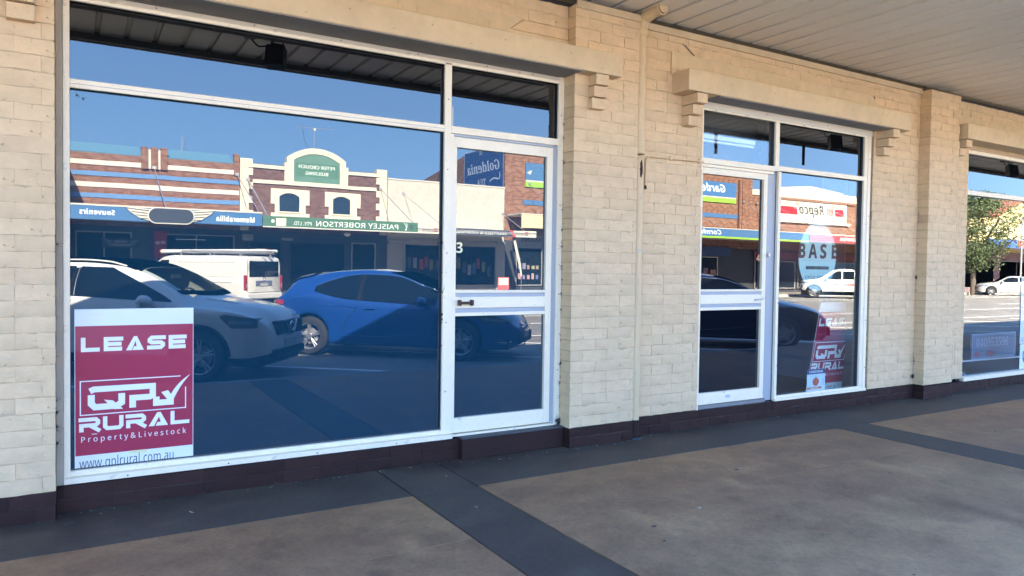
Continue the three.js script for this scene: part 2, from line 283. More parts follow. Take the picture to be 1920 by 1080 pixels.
// ------------------------------------------------------------------ shopfront frames, doors, glass
// a white face with a dark glazing channel behind it
function member(parent, x0, x1, y0, y1, z, name, d = 0.022, m = M.white) {
  add(name, bx(x0, x1, y0, y1, z - d, z, 0.0025), m, parent);
  add('glazing_channel', bx(x0 + 0.003, x1 - 0.003, y0 + 0.003, y1 - 0.003, z - 0.085, z - d - 0.001), M.channel, parent);
}
function pane(parent, x0, x1, y0, y1, z, m, name = 'glass_pane') { return add(name, bx(x0, x1, y0, y1, z - 0.006, z), m, parent); }
const Z1 = -0.05, G1 = Z1 - 0.04;
{
  const s = thing('shop_window', 'wide white framed shop window reflecting parked cars, with a red lease poster', 'shop window');
  member(s, -0.0655, -0.033, 0.157, 2.9, Z1, 'stile'); member(s, 2.258, 2.312, 0.19, 2.86, Z1, 'mullion'); member(s, 3.241, 3.2895, 0.165, 2.9, Z1, 'stile');
  add('head', bx(-0.033, 3.241, 2.846, 2.868, Z1 - 0.022, Z1, 0.0025), M.white, s);
  add('head_board', bx(-0.033, 3.241, 2.869, 2.8975, Z1 - 0.04, Z1 - 0.006, 0.003), M.whiteOld, s);
  add('glazing_channel', bx(-0.03, 3.238, 2.849, 2.9, Z1 - 0.085, Z1 - 0.041), M.channel, s);
  member(s, -0.033, 2.258, 2.366, 2.415, Z1, 'transom'); add('transom_bead', bx(-0.03, 2.256, 2.387, 2.3895, Z1, Z1 + 0.003), M.greyTrim, s);
  member(s, 2.312, 3.241, 2.364, 2.415, Z1, 'transom');
  add('sill', bx(-0.0655, 2.335, 0.157, 0.190, Z1 - 0.02, Z1 + 0.032, 0.003), M.white, s); add('sill_bead', bx(-0.033, 2.258, 0.1905, 0.222, Z1 - 0.03, Z1 - 0.004, 0.003), M.white, s);
  add('glazing_channel', bx(-0.03, 2.256, 0.19, 0.228, Z1 - 0.085, Z1 - 0.031), M.channel, s);
  pane(s, -0.032, 2.257, 0.2, 2.37, G1, M.filmBlue); pane(s, -0.032, 2.257, 2.41, 2.85, G1, M.filmBlack); pane(s, 2.312, 3.24, 2.41, 2.85, G1, M.filmBlack);
  // door jambs beside the leaf
  add('door_jamb', bx(2.3125, 2.336, 0.185, 2.36, Z1 - 0.05, Z1 - 0.004, 0.002), M.white, s);
  add('door_jamb', bx(3.205, 3.2405, 0.172, 2.36, Z1 - 0.06, Z1 - 0.018, 0.002), M.greyTrim, s);
  add('door_head', bx(2.337, 3.204, 2.345, 2.3635, Z1 - 0.05, Z1 - 0.012, 0.002), M.greyTrim, s);
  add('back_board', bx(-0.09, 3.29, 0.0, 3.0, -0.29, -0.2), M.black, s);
}
function door(label, x0, x1, y0, yTop, z, gx0, gx1, film1, film2) {
  const d = thing('shop_door', label, 'door'), zz = [z - 0.04, z, 0.003];
  add('door_stile', bx(x0, gx0, y0, yTop, ...zz), M.white, d); add('door_stile', bx(gx1, x1, y0, yTop, ...zz), M.white, d);
  add('top_rail', bx(gx0, gx1, 2.268, yTop, ...zz), M.white, d); add('bottom_rail', bx(gx0, gx1, y0, 0.295, ...zz), M.white, d);
  add('lock_rail', bx(gx0, gx1, 1.1, 1.183, ...zz), M.white, d);
  add('rail_edge', bx(gx0, gx1, 1.212, 1.232, ...zz), M.white, d); add('rail_edge', bx(gx0, gx1, 1.042, 1.068, ...zz), M.white, d);
  add('rail_groove', bx(gx0, gx1, 1.1835, 1.2115, z - 0.04, z - 0.010), M.greyTrim, d); add('rail_groove', bx(gx0, gx1, 1.0685, 1.0995, z - 0.04, z - 0.010), M.greyTrim, d);
  pane(d, gx0 - 0.004, gx1 + 0.004, 1.228, 2.272, z - 0.026, film1); pane(d, gx0 - 0.004, gx1 + 0.004, 0.29, 1.046, z - 0.026, film2);
  return d;
}
{
  const d = door('white aluminium door with dark bar handle, beside the big lease poster window', 2.338, 3.202, 0.186, 2.343, -0.062, 2.366, 3.148, M.filmBlue, M.filmBlue);
  const hm = mat(lin(0.035, 0.022, 0.02), 0.4, { metalness: 0.3 });
  const h = add('handle', [bx(2.382, 2.402, 1.12, 1.162, -0.0625, -0.03, 0.003), bx(2.483, 2.503, 1.12, 1.162, -0.0625, -0.03, 0.003), bx(2.402, 2.483, 1.131, 1.15, -0.044, -0.03, 0.004)], hm, d);
  const num = (txt, x, y, z, s, parent, col) => { const m = new THREE.MeshStandardMaterial({ map: canvasTex(128, 160, (g) => { g.clearRect(0, 0, 128, 160); g.font = 'bold 170px sans-serif'; g.textAlign = 'center'; g.fillStyle = col; g.fillText(txt, 64, 142); }), transparent: true, alphaTest: 0.5, roughness: 0.4 }); const o = add('door_number', new THREE.PlaneGeometry(s * 0.8, s), m, parent); o.position.set(x, y, z); };
  num('3', 2.405, 1.545, -0.085, 0.1, d, '#e6dcae');
  const e = door('narrow white door with peeling left frame and small key latch, second shop', 4.782, 5.64, 0.19, 2.325, -0.028, 4.79, 5.585, M.filmDark, M.filmDark);
  num('4', 5.555, 1.53, -0.05, 0.085, e, '#c98a60');
  add('latch', [bx(5.49, 5.53, 1.125, 1.143, -0.028, -0.016, 0.003), tube([[5.53, 1.134, -0.018], [5.57, 1.14, 0.0], [5.6, 1.15, -0.012]], 0.005, 12, 6)], M.steel, e);
  add('lock_cylinder', new THREE.CylinderGeometry(0.018, 0.018, 0.02, 16).rotateX(Math.PI / 2).translate(5.655, 1.56, -0.01), M.steel, e);
  add('door_seal', new THREE.CylinderGeometry(0.03, 0.03, 0.006, 20).rotateX(Math.PI / 2).scale(1, 0.55, 1).translate(5.16, 0.245, -0.026), mat(lin(0.5, 0.5, 0.5), 0.5), e);
  const st = thing('doorstep', 'dark brown painted step below the first white shop door', 'step');
  add('step_block', bx(2.39, 3.2885, 0, 0.148, -0.09, 0.022, 0.006), M.plinth[0], st); add('step_top', bx(2.392, 3.287, 0.1485, 0.163, -0.09, 0.018, 0.004), mat(lin(0.11, 0.115, 0.12), 0.7, { map: T.concrete }), st);
  add('threshold', bx(2.312, 3.24, 0.163, 0.178, -0.1, -0.046, 0.002), M.white, st);
}
const screws = (list, z) => list.map(([x, y]) => new THREE.CylinderGeometry(0.0045, 0.0045, 0.003, 8).rotateX(Math.PI / 2).translate(x, y, z + 0.001)).map(wuv);
const Z2 = -0.008, G2 = Z2 - 0.04;
{
  const s = thing('shop_window', 'second shopfront window with round pale blue studio sticker and leaning lease sign', 'shop window');
  member(s, 4.744, 4.765, 0.15, 2.838, Z2, 'stile'); member(s, 5.712, 5.768, 2.36, 2.838, Z2, 'mullion'); member(s, 7.098, 7.2, 0.14, 2.838, Z2, 'stile');
  add('stile_face', bx(7.15, 7.2, 0.145, 2.838, Z2, Z2 + 0.006, 0.002), M.white, s);
  add('rotted_stop', bx(7.201, 7.234, 0.14, 2.9, -0.06, -0.03, 0.002), mat(lin(0.12, 0.085, 0.06), 0.9, { map: T.paint }), s);
  member(s, 4.765, 5.712, 2.354, 2.404, Z2, 'transom'); member(s, 5.768, 7.098, 2.366, 2.412, Z2, 'transom');
  add('head', bx(4.744, 7.2, 2.824, 2.838, Z2 - 0.02, Z2 + 0.002, 0.002), M.white, s);
  add('post_face', bx(5.768, 5.805, 0.16, 2.36, Z2 - 0.03, Z2, 0.003), M.white, s);
  add('door_post', bx(5.66, 5.767, 0.16, 2.354, Z2 - 0.07, Z2 - 0.035, 0.003), M.greyTrim, s);
  add('door_stop', bx(5.641, 5.6595, 0.16, 2.354, Z2 - 0.08, Z2 - 0.05), M.channel, s);
  add('door_head', bx(4.766, 5.712, 2.327, 2.353, Z2 - 0.05, Z2 - 0.015, 0.002), M.white, s);
  add('sill', bx(5.765, 7.205, 0.152, 0.178, Z2 - 0.02, Z2 + 0.018, 0.003), M.white, s); add('sill_bead', bx(5.805, 7.15, 0.1785, 0.2, Z2 - 0.03, Z2 - 0.002, 0.003), M.white, s);
  add('threshold', bx(4.76, 5.66, 0.152, 0.186, -0.1, -0.02, 0.002), mat(lin(0.2, 0.19, 0.18), 0.7), s);
  pane(s, 4.765, 5.712, 2.4, 2.83, G2, M.clear); pane(s, 5.768, 7.1, 2.408, 2.83, G2, M.filmBlack); pane(s, 5.8, 7.152, 0.19, 2.37, G2, M.clear);
  add('screw', screws([...[4.9, 5.3, 6.1, 6.5, 6.9].map((x) => [x, 2.831]), ...[5.9, 6.2, 6.55, 6.9].map((x) => [x, 0.165]), ...[0.4, 0.9, 1.5, 2.0, 2.6].map((y) => [7.175, y]), ...[0.5, 1.1, 1.9].map((y) => [5.785, y])], 0.004), M.channel, s);
  // oval sticker with cut-out letters, on the outside of the pane
  const st = canvasTex(720, 768, (g, w, h) => {
    g.clearRect(0, 0, w, h); g.fillStyle = '#b4d0c6'; g.beginPath(); g.ellipse(345, 384, 320, 380, 0, 0, 7); g.fill();
    g.textAlign = 'center'; g.fillStyle = g.strokeStyle = '#2b2c2e'; g.lineWidth = 7; g.font = 'bold 214px sans-serif';
    const put = (t, x, y, s, sy) => { g.save(); g.translate(x, y); g.scale(s, sy); g.fillText(t, 0, 0); g.strokeText(t, 0, 0); g.restore(); };
    put('B', 78, 398, 0.95, 1.0); put('A', 262, 398, 1.0, 1.0); put('S', 440, 398, 1.1, 1.0); put('E', 630, 398, 1.0, 1.0);
    g.fillRect(148, 488, 395, 36); g.font = 'bold 47px sans-serif';
    g.globalCompositeOperation = 'source-over'; g.fillStyle = '#16303f';
    // outline of the letters where they run past the disc
    g.font = 'bold 47px sans-serif'; g.textAlign = 'left'; let x = 140; for (const ch of 'CYCLE STUDIO') { g.fillText(ch, x, 628); x += g.measureText(ch).width + 8; }
  });
  const sm = new THREE.MeshPhysicalMaterial({ map: st, transparent: true, alphaTest: 0.5, roughness: 0.55 });
  const o = add('window_sticker', new THREE.PlaneGeometry(0.66, 0.70), sm, scene); o.position.set(6.452, 1.557, G2 - 0.0085);
  tag(o, 'pale blue oval window sticker with cut-out studio name on the second shop window', 'sticker');
}
const G3 = -0.045;
{
  const s = thing('shop_window', 'third shopfront window at the right edge reflecting a tree and a silver car', 'shop window');
  add('stile', bx(9.106, 9.128, 0.12, 2.84, -0.08, -0.03, 0.002), M.white, s);
  add('head', bx(9.106, 12.6, 2.842, 2.882, -0.06, -0.006, 0.003), M.white, s);
  add('transom', bx(9.128, 12.6, 2.354, 2.408, -0.06, -0.012, 0.003), M.white, s);
  add('sill', bx(9.106, 12.6, 0.118, 0.165, -0.06, 0.02, 0.003), M.white, s);
  pane(s, 9.12, 12.6, 0.16, 2.36, G3, M.clear); pane(s, 9.12, 12.6, 2.4, 2.845, G3, M.filmBlack);
  add('glazing_channel', bx(9.106, 12.6, 2.80, 2.842, -0.1, -0.061), M.channel, s);
}
// ------------------------------------------------------------------ rooms behind the clear panes
{
  const r = thing('shop_interior', 'dim empty room of the second shop seen through its window', 'room'); r.userData.kind = 'structure'; delete r.userData.category;
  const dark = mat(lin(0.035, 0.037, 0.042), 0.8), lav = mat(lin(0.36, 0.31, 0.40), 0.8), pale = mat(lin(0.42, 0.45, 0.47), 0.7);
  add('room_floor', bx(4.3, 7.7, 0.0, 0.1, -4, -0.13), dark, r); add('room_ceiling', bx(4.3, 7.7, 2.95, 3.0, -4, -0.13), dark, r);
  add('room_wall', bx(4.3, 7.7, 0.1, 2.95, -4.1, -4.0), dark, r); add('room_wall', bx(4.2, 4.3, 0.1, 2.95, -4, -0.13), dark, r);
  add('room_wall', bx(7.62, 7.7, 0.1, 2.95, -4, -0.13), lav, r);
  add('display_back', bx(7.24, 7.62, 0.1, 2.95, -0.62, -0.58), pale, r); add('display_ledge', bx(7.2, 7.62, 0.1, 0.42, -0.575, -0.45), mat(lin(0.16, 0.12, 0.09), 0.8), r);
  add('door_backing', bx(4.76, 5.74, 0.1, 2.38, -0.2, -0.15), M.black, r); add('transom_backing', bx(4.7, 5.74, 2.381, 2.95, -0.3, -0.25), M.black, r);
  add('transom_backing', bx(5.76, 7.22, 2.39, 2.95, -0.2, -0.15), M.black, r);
  const q = thing('shop_interior', 'pale tiled room of the third shop seen through its window', 'room'); q.userData.kind = 'structure'; delete q.userData.category;
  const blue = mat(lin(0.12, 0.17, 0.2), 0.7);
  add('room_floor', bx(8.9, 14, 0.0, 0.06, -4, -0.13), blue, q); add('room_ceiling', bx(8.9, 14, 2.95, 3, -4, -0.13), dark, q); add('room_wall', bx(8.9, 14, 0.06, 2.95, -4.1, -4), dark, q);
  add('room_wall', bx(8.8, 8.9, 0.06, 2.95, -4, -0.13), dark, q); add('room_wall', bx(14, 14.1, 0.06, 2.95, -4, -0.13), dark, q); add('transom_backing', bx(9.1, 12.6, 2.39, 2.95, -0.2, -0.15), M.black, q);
}
// ------------------------------------------------------------------ lease posters
const leaseArt = canvasTex(820, 1190, (g, W, H) => {
  const X = (f) => f * W, Y = (f) => f * H;
  g.fillStyle = '#d8dcd4'; g.fillRect(0, 0, W, H); g.fillStyle = '#99163e'; g.fillRect(4, Y(0.105), W - 8, Y(0.803));
  const ink = '#dfe2da'; g.strokeStyle = g.fillStyle = ink; g.lineJoin = 'miter'; g.lineCap = 'butt';
  const path = (w, list) => { g.lineWidth = w; for (const p of list) { g.beginPath(); p.forEach(([x, y], i) => (i ? g.lineTo(x, y) : g.moveTo(x, y))); g.stroke(); } };
  const glyph = {
    L: (x, y, w, h, t) => path(t, [[[x + t / 2, y], [x + t / 2, y + h - t / 2], [x + w, y + h - t / 2]]]),
    E: (x, y, w, h, t) => { path(t, [[[x + w + 8, y + t / 2], [x + t / 2, y + t / 2], [x + t / 2, y + h - t / 2], [x + w, y + h - t / 2]], [[x, y + h / 2], [x + w - 4, y + h / 2]]]); },
    A: (x, y, w, h, t) => { g.beginPath(); g.moveTo(x, y + h); g.lineTo(x + w * 0.44, y); g.lineTo(x + w * 0.62, y); g.lineTo(x + w, y + h); g.lineTo(x + w - t * 1.5, y + h); g.lineTo(x + w * 0.53, y + t * 1.2); g.lineTo(x + t * 1.35, y + h); g.fill(); g.beginPath(); g.moveTo(x + w * 0.36, y + h); g.lineTo(x + w * 0.46, y + h - t); g.lineTo(x + w * 0.72, y + h - t); g.lineTo(x + w * 0.78, y + h); g.fill(); },
    S: (x, y, w, h, t) => path(t, [[[x + w + 6, y + t / 2], [x + t, y + t / 2], [x + t / 2, y + t], [x + t / 2, y + h / 2 - t / 3], [x + t, y + h / 2], [x + w - t, y + h / 2], [x + w - t / 2, y + h / 2 + t / 3], [x + w - t / 2, y + h - t], [x + w - t, y + h - t / 2], [x - 4, y + h - t / 2]]]),
    R: (x, y, w, h, t) => path(t, [[[x - 4, y + t / 2], [x + w - t, y + t / 2], [x + w - t / 2, y + t], [x + w - t / 2, y + h / 2 - t / 4], [x + w - t, y + h * 0.55], [x + t / 2, y + h * 0.55], [x + t / 2, y + h]], [[x + w * 0.5, y + h * 0.55], [x + w, y + h]]]),
    U: (x, y, w, h, t) => path(t, [[[x + t / 2, y], [x + t / 2, y + h - t], [x + t, y + h - t / 2], [x + w - t, y + h - t / 2], [x + w - t / 2, y + h - t], [x + w - t / 2, y]]]),
  };
  const word = (s, x0, x1, y0, y1, t, gap) => { const n = s.length, w = (x1 - x0 - gap * (n - 1)) / n; [...s].forEach((c, i) => glyph[c](x0 + i * (w + gap), y0, w, y1 - y0, t)); };
  word('LEASE', X(0.05), X(0.93), Y(0.176), Y(0.265), 30, 26);
  path(8, [[[X(0.80), Y(0.447)], [X(0.045), Y(0.447)], [X(0.045), Y(0.657)], [X(0.93), Y(0.657)], [X(0.93), Y(0.52)]], [[X(0.80), Y(0.447)], [X(0.885), Y(0.447)]]]);
  // the joined letters of the agent's mark and its tick
  const a = X(0.105), b = Y(0.482), hh = Y(0.15);
  path(44, [[[a + 12, b + 34], [a + 40, b + 22], [a + 440, b + 22], [a + 440, b + 92], [a + 420, b + 104], [a + 285, b + 104]]]);
  path(46, [[[a + 22, b + 62], [a + 22, b + hh - 50], [a + 46, b + hh - 24], [a + 190, b + hh - 24]], [[a + 225, b + 62], [a + 225, b + hh - 46], [a + 190, b + hh - 24]], [[a + 300, b + 82], [a + 300, b + hh]], [[a + 465, b + 108], [a + 465, b + hh - 23], [a + 590, b + hh - 23]]]);
  g.beginPath(); g.moveTo(a + 105, b + hh - 76); g.lineTo(a + 165, b + hh - 66); g.lineTo(a + 235, b + hh + 2); g.lineTo(a + 175, b + hh + 2); g.fill();
  g.beginPath(); g.moveTo(X(0.715), Y(0.545)); g.lineTo(X(0.775), Y(0.535)); g.lineTo(X(0.80), Y(0.562)); g.quadraticCurveTo(X(0.86), Y(0.485), X(0.975), Y(0.437)); g.quadraticCurveTo(X(0.875), Y(0.51), X(0.815), Y(0.61)); g.lineTo(X(0.785), Y(0.61)); g.fill();
  word('RURAL', X(0.035), X(0.965), Y(0.674), Y(0.762), 29, 18);
  const spaced = (s, x0, x1, y, font, col) => { g.font = font; g.fillStyle = col; g.textAlign = 'left'; let w = 0; for (const c of s) w += g.measureText(c).width; const gap = (x1 - x0 - w) / (s.length - 1); let x = x0; for (const c of s) { g.fillText(c, x, y); x += g.measureText(c).width + gap; } };
  spaced('Property&Livestock', X(0.045), X(0.935), Y(0.826), '56px sans-serif', ink); g.fillRect(X(0.135), Y(0.777), 36, 5);
  g.save(); g.scale(0.82, 1.25); g.font = '82px sans-serif'; g.fillStyle = '#3c4a58'; g.fillText('www.qplrural.com.au', X(0.035) / 0.82, Y(0.990) / 1.25); g.restore();
  g.fillStyle = 'rgba(214,200,120,0.55)'; g.fillRect(X(0.44), Y(0.905), X(0.15), Y(0.022)); g.fillStyle = 'rgba(214,205,150,0.35)'; g.fillRect(X(0.86), Y(0.012), X(0.1), Y(0.02)); g.fillRect(X(0.12), Y(0.025), X(0.1), Y(0.02));
});
{
  const pm = new THREE.MeshPhysicalMaterial({ map: leaseArt, roughness: 0.5, clearcoat: 1, clearcoatRoughness: 0.0, ior: 1.5 });
  const plain = mat(lin(0.6, 0.62, 0.62), 0.6);
  const mk = (w, h, d = 0.004) => { const g = new THREE.BoxGeometry(w, h, d), o = new THREE.Mesh(g, [plain, plain, plain, plain, pm, plain]); o.castShadow = o.receiveShadow = true; return o; };
  const a = mk(0.62, 0.92); a.name = numbered('lease_poster'); a.position.set(0.2975, 0.672, G1 + 0.003); scene.add(a);
  tag(a, 'large magenta lease poster in the lower left corner of the big window', 'poster');
  const b = mk(0.60, 0.92, 0.005); b.name = numbered('lease_poster'); b.scale.set(1.0, 1.04, 1); b.rotation.set(0, 0, -0.2, 'ZYX'); b.position.set(7.005, 0.60, -0.28); b.rotation.z = -0.0; scene.add(b);
  { // it leans sideways: a sheared print on a leaning board
    const p = b.geometry.attributes.position; for (let i = 0; i < p.count; i++) p.setX(i, p.getX(i) + (p.getY(i) + 0.46) * 0.235 - 0.11); b.geometry.computeVertexNormals();
  }
  tag(b, 'tilted magenta lease sign standing inside the second shop window', 'sign');
  const cArt = canvasTex(420, 400, (g, W, H) => {
    g.fillStyle = '#cfe3f2'; g.fillRect(0, 0, W, H); g.fillStyle = '#143a6b'; g.fillRect(0, 0, W, 88); g.fillStyle = '#e8f0f6'; g.font = 'bold 58px sans-serif'; g.textAlign = 'center'; g.fillText('CHRISTMAS', W / 2, 66);
    g.fillStyle = '#c4512c'; g.beginPath(); g.arc(205, 230, 74, 0, 7); g.fill(); g.fillStyle = '#5a2a1c'; g.fillRect(196, 132, 18, 28); g.strokeStyle = '#8a3219'; g.lineWidth = 6; g.beginPath(); g.arc(205, 230, 60, 0.4, 2.6); g.stroke();
    g.fillStyle = '#c07a48'; g.fillRect(10, 320, 330, 44); g.fillStyle = '#f0e4d6'; for (let k = 0; k < 6; k++) g.fillRect(90 + k * 30, 332, 20, 20);
    g.fillStyle = '#8aa0c0'; g.fillRect(366, 180, 18, 60); g.fillRect(350, 262, 44, 8); g.fillRect(350, 282, 44, 8);
  });
  const c = add('christmas_notice', new THREE.BoxGeometry(0.285, 0.225, 0.003), new THREE.MeshPhysicalMaterial({ map: cArt, roughness: 0.4, clearcoat: 1, clearcoatRoughness: 0 }));
  c.position.set(6.462, 0.303, G2 - 0.0095); c.rotation.z = 0.0; tag(c, 'small square blue and white Christmas notice with a red bauble, second shop window', 'notice');
  const pArt = (fn) => new THREE.MeshPhysicalMaterial({ map: canvasTex(360, 480, fn), roughness: 0.5, clearcoat: 1, clearcoatRoughness: 0 });
  const sheet = (x0, x1, y0, y1, fn, label) => { const o = add('paper_notice', new THREE.BoxGeometry(x1 - x0, y1 - y0, 0.003), pArt(fn)); o.position.set((x0 + x1) / 2, (y0 + y1) / 2, G3 + 0.003); tag(o, label, 'notice'); };
  const lines = (g, y0, n, col) => { g.fillStyle = col; for (let i = 0; i < n; i++) g.fillRect(30, y0 + i * 22, 180 + ((i * 67) % 120), 7); };
  sheet(10.545, 10.9, 0.985, 1.38, (g) => { g.fillStyle = '#c6d8ec'; g.fillRect(0, 0, 360, 480); g.fillStyle = '#a9c2e0'; g.fillRect(20, 30, 150, 120); lines(g, 190, 6, '#8ea6c4'); g.fillStyle = '#7fae8a'; g.fillRect(60, 360, 120, 80); }, 'tallest pale notice stuck to the third shop window, uppermost of the column');
  sheet(10.55, 10.9, 0.505, 0.975, (g) => { g.fillStyle = '#bcd0ea'; g.fillRect(0, 0, 360, 480); lines(g, 40, 5, '#5a79a8'); g.fillStyle = '#4a74b4'; g.beginPath(); g.arc(120, 290, 26, 0, 7); g.fill(); lines(g, 400, 3, '#5a79a8'); }, 'pale blue notice in the middle of the column on the third shop window');
  sheet(10.56, 10.9, 0.175, 0.495, (g) => { g.fillStyle = '#cfe0f0'; g.fillRect(0, 0, 360, 480); g.fillStyle = '#2f6cc0'; g.beginPath(); g.ellipse(190, 230, 120, 160, 0, 0, 7); g.fill(); lines(g, 190, 4, '#cfe0f0'); }, 'lowest notice with a big blue disc on the third shop window');
  const n = add('phone_sign', new THREE.BoxGeometry(1.15, 0.34, 0.02), mat(0xffffff, 0.6, { map: canvasTex(1024, 300, (g) => { g.fillStyle = '#7c8fa4'; g.fillRect(0, 0, 1024, 300); g.fillStyle = '#5c6f88'; g.fillRect(20, 20, 984, 260); g.fillStyle = '#8e9bb0'; g.font = 'bold 150px serif'; g.fillText('040953596', 90, 160); g.fillStyle = '#8c4a5c'; g.beginPath(); g.ellipse(120, 240, 70, 30, 0, 0, 7); g.ellipse(420, 240, 110, 34, 0, 0, 7); g.fill(); }) }));
  n.position.set(10.75, 0.44, -0.45); tag(n, 'low grey sign with a phone number inside the third shop window', 'sign');
  const tr = thing('trestle', 'thin pale metal trestle inside the third shop window below the phone sign', 'trestle');
  add('rail', rod([9.6, 0.27, -0.42], [11.6, 0.25, -0.42], 0.012), mat(lin(0.6, 0.65, 0.7), 0.4), tr);
  for (const [a2, b2] of [[[9.63, 0.26, -0.42], [9.85, 0.07, -0.3]], [[9.63, 0.26, -0.42], [9.6, 0.07, -0.55]], [[11.5, 0.26, -0.42], [11.3, 0.07, -0.3]]]) add('leg', rod(a2, b2, 0.01), mat(lin(0.6, 0.65, 0.7), 0.4), tr);
  const bt = thing('fluorescent_batten', 'unlit white fluorescent batten inside the fanlight of the second shop', 'light fitting');
  add('tray', bx(4.6, 5.55, 2.6, 2.64, -0.142, -0.11, 0.004), mat(lin(0.7, 0.7, 0.7), 0.4), bt); add('unlit_tube', rod([4.62, 2.58, -0.12], [5.53, 2.58, -0.12], 0.013), mat(lin(0.8, 0.8, 0.8), 0.3), bt); bt.visible = true;
}
// ------------------------------------------------------------------ downpipe, conduit, small metal on the wall
{
  const pipeM = mat(lin(0.76, 0.55, 0.30), 0.55, { map: T.paint });
  const d = thing('downpipe', 'cream painted round downpipe with rusty hole, between pier and second shopfront', 'downpipe');
  add('pipe', new THREE.CylinderGeometry(0.041, 0.041, 2.15, 24).translate(3.972, 0.158 + 1.075, 0.055), pipeM, d);
  add('upper_pipe', new THREE.CylinderGeometry(0.045, 0.045, 1.02, 24).translate(3.972, 2.86, 0.055), pipeM, d);
  add('foot', [new THREE.CylinderGeometry(0.0425, 0.0425, 0.158, 24).translate(3.972, 0.079, 0.055)], M.plinth[0], d);
  add('base_collar', new THREE.CylinderGeometry(0.062, 0.07, 0.014, 24).translate(3.972, 0.008, 0.055), M.black, d);
  add('elbow', [tube([[3.972, 3.30, 0.055], [3.972, 3.38, 0.058], [3.975, 3.45, 0.10], [3.985, 3.475, 0.2], [3.99, 3.478, 0.29]], 0.05, 30, 18), new THREE.TorusGeometry(0.05, 0.006, 8, 24).rotateX(0.0).translate(3.99, 3.478, 0.285)], pipeM, d);
  add('outlet', new THREE.CylinderGeometry(0.04, 0.04, 0.012, 18).rotateX(Math.PI / 2).translate(3.99, 3.478, 0.292), pipeM, d);
  add('bracket', [new THREE.CylinderGeometry(0.047, 0.047, 0.022, 24).translate(3.972, 1.555, 0.055), bx(4.0, 4.045, 1.545, 1.566, 0.0, 0.05, 0.003)], mat(lin(0.52, 0.44, 0.31), 0.6), d);
  add('joint_ring', new THREE.CylinderGeometry(0.0465, 0.0465, 0.008, 24).translate(3.972, 2.352, 0.055), M.creamJoint, d);
  // rust: a ragged dark hole just under the joint
  const s = new THREE.Shape(); const r = rngOf(3); for (let i = 0; i <= 22; i++) { const t = i / 22 * Math.PI * 2, e = 1 + (r() - 0.5) * 0.5; const x = Math.cos(t) * 0.014 * e, y = Math.sin(t) * 0.06 * e - (Math.sin(t) < -0.6 ? 0.04 * r() : 0); i ? s.lineTo(x, y) : s.moveTo(x, y); }
  const hg = new THREE.ShapeGeometry(s, 2); const hp = hg.attributes.position; for (let i = 0; i < hp.count; i++) { const a = hp.getX(i) / 0.0418 - 0.16; hp.setXYZ(i, 3.972 + Math.sin(a) * 0.0422, hp.getY(i) + 2.24, 0.055 + Math.cos(a) * 0.0422); }
  hg.computeVertexNormals(); add('rust_hole', wuv(hg), mat(lin(0.02, 0.014, 0.012), 0.9), d);
  const c = thing('conduit', 'thin cream conduit bending from beside the downpipe to the second shopfront', 'conduit');
  add('conduit_pipe', [tube([[4.085, 2.10, 0.012], [4.085, 2.2, 0.012], [4.086, 2.315, 0.012], [4.105, 2.345, 0.012], [4.15, 2.352, 0.012], [4.4, 2.355, 0.013], [4.745, 2.36, 0.014]], 0.0085, 60, 8)], pipeM, c);
  for (const [x, y] of [[4.36, 2.355], [4.70, 2.36]]) add('saddle_clip', bx(x - 0.012, x + 0.012, y - 0.016, y + 0.018, 0, 0.024, 0.003), pipeM, c);
  add('open_end', rod([4.085, 2.075, 0.016], [4.085, 2.105, 0.012], 0.010), M.black, c);
  const h = thing('wall_hook', 'short painted metal stay on the wall above the second lintel', 'metal stay');
  add('stay_rod', rod([4.50, 3.345, 0.004], [4.60, 3.262, 0.022], 0.004), M.black, h); add('fixing', new THREE.CylinderGeometry(0.012, 0.012, 0.01, 8).rotateX(Math.PI / 2).translate(4.5, 3.35, 0.003), pipeM, h);
}
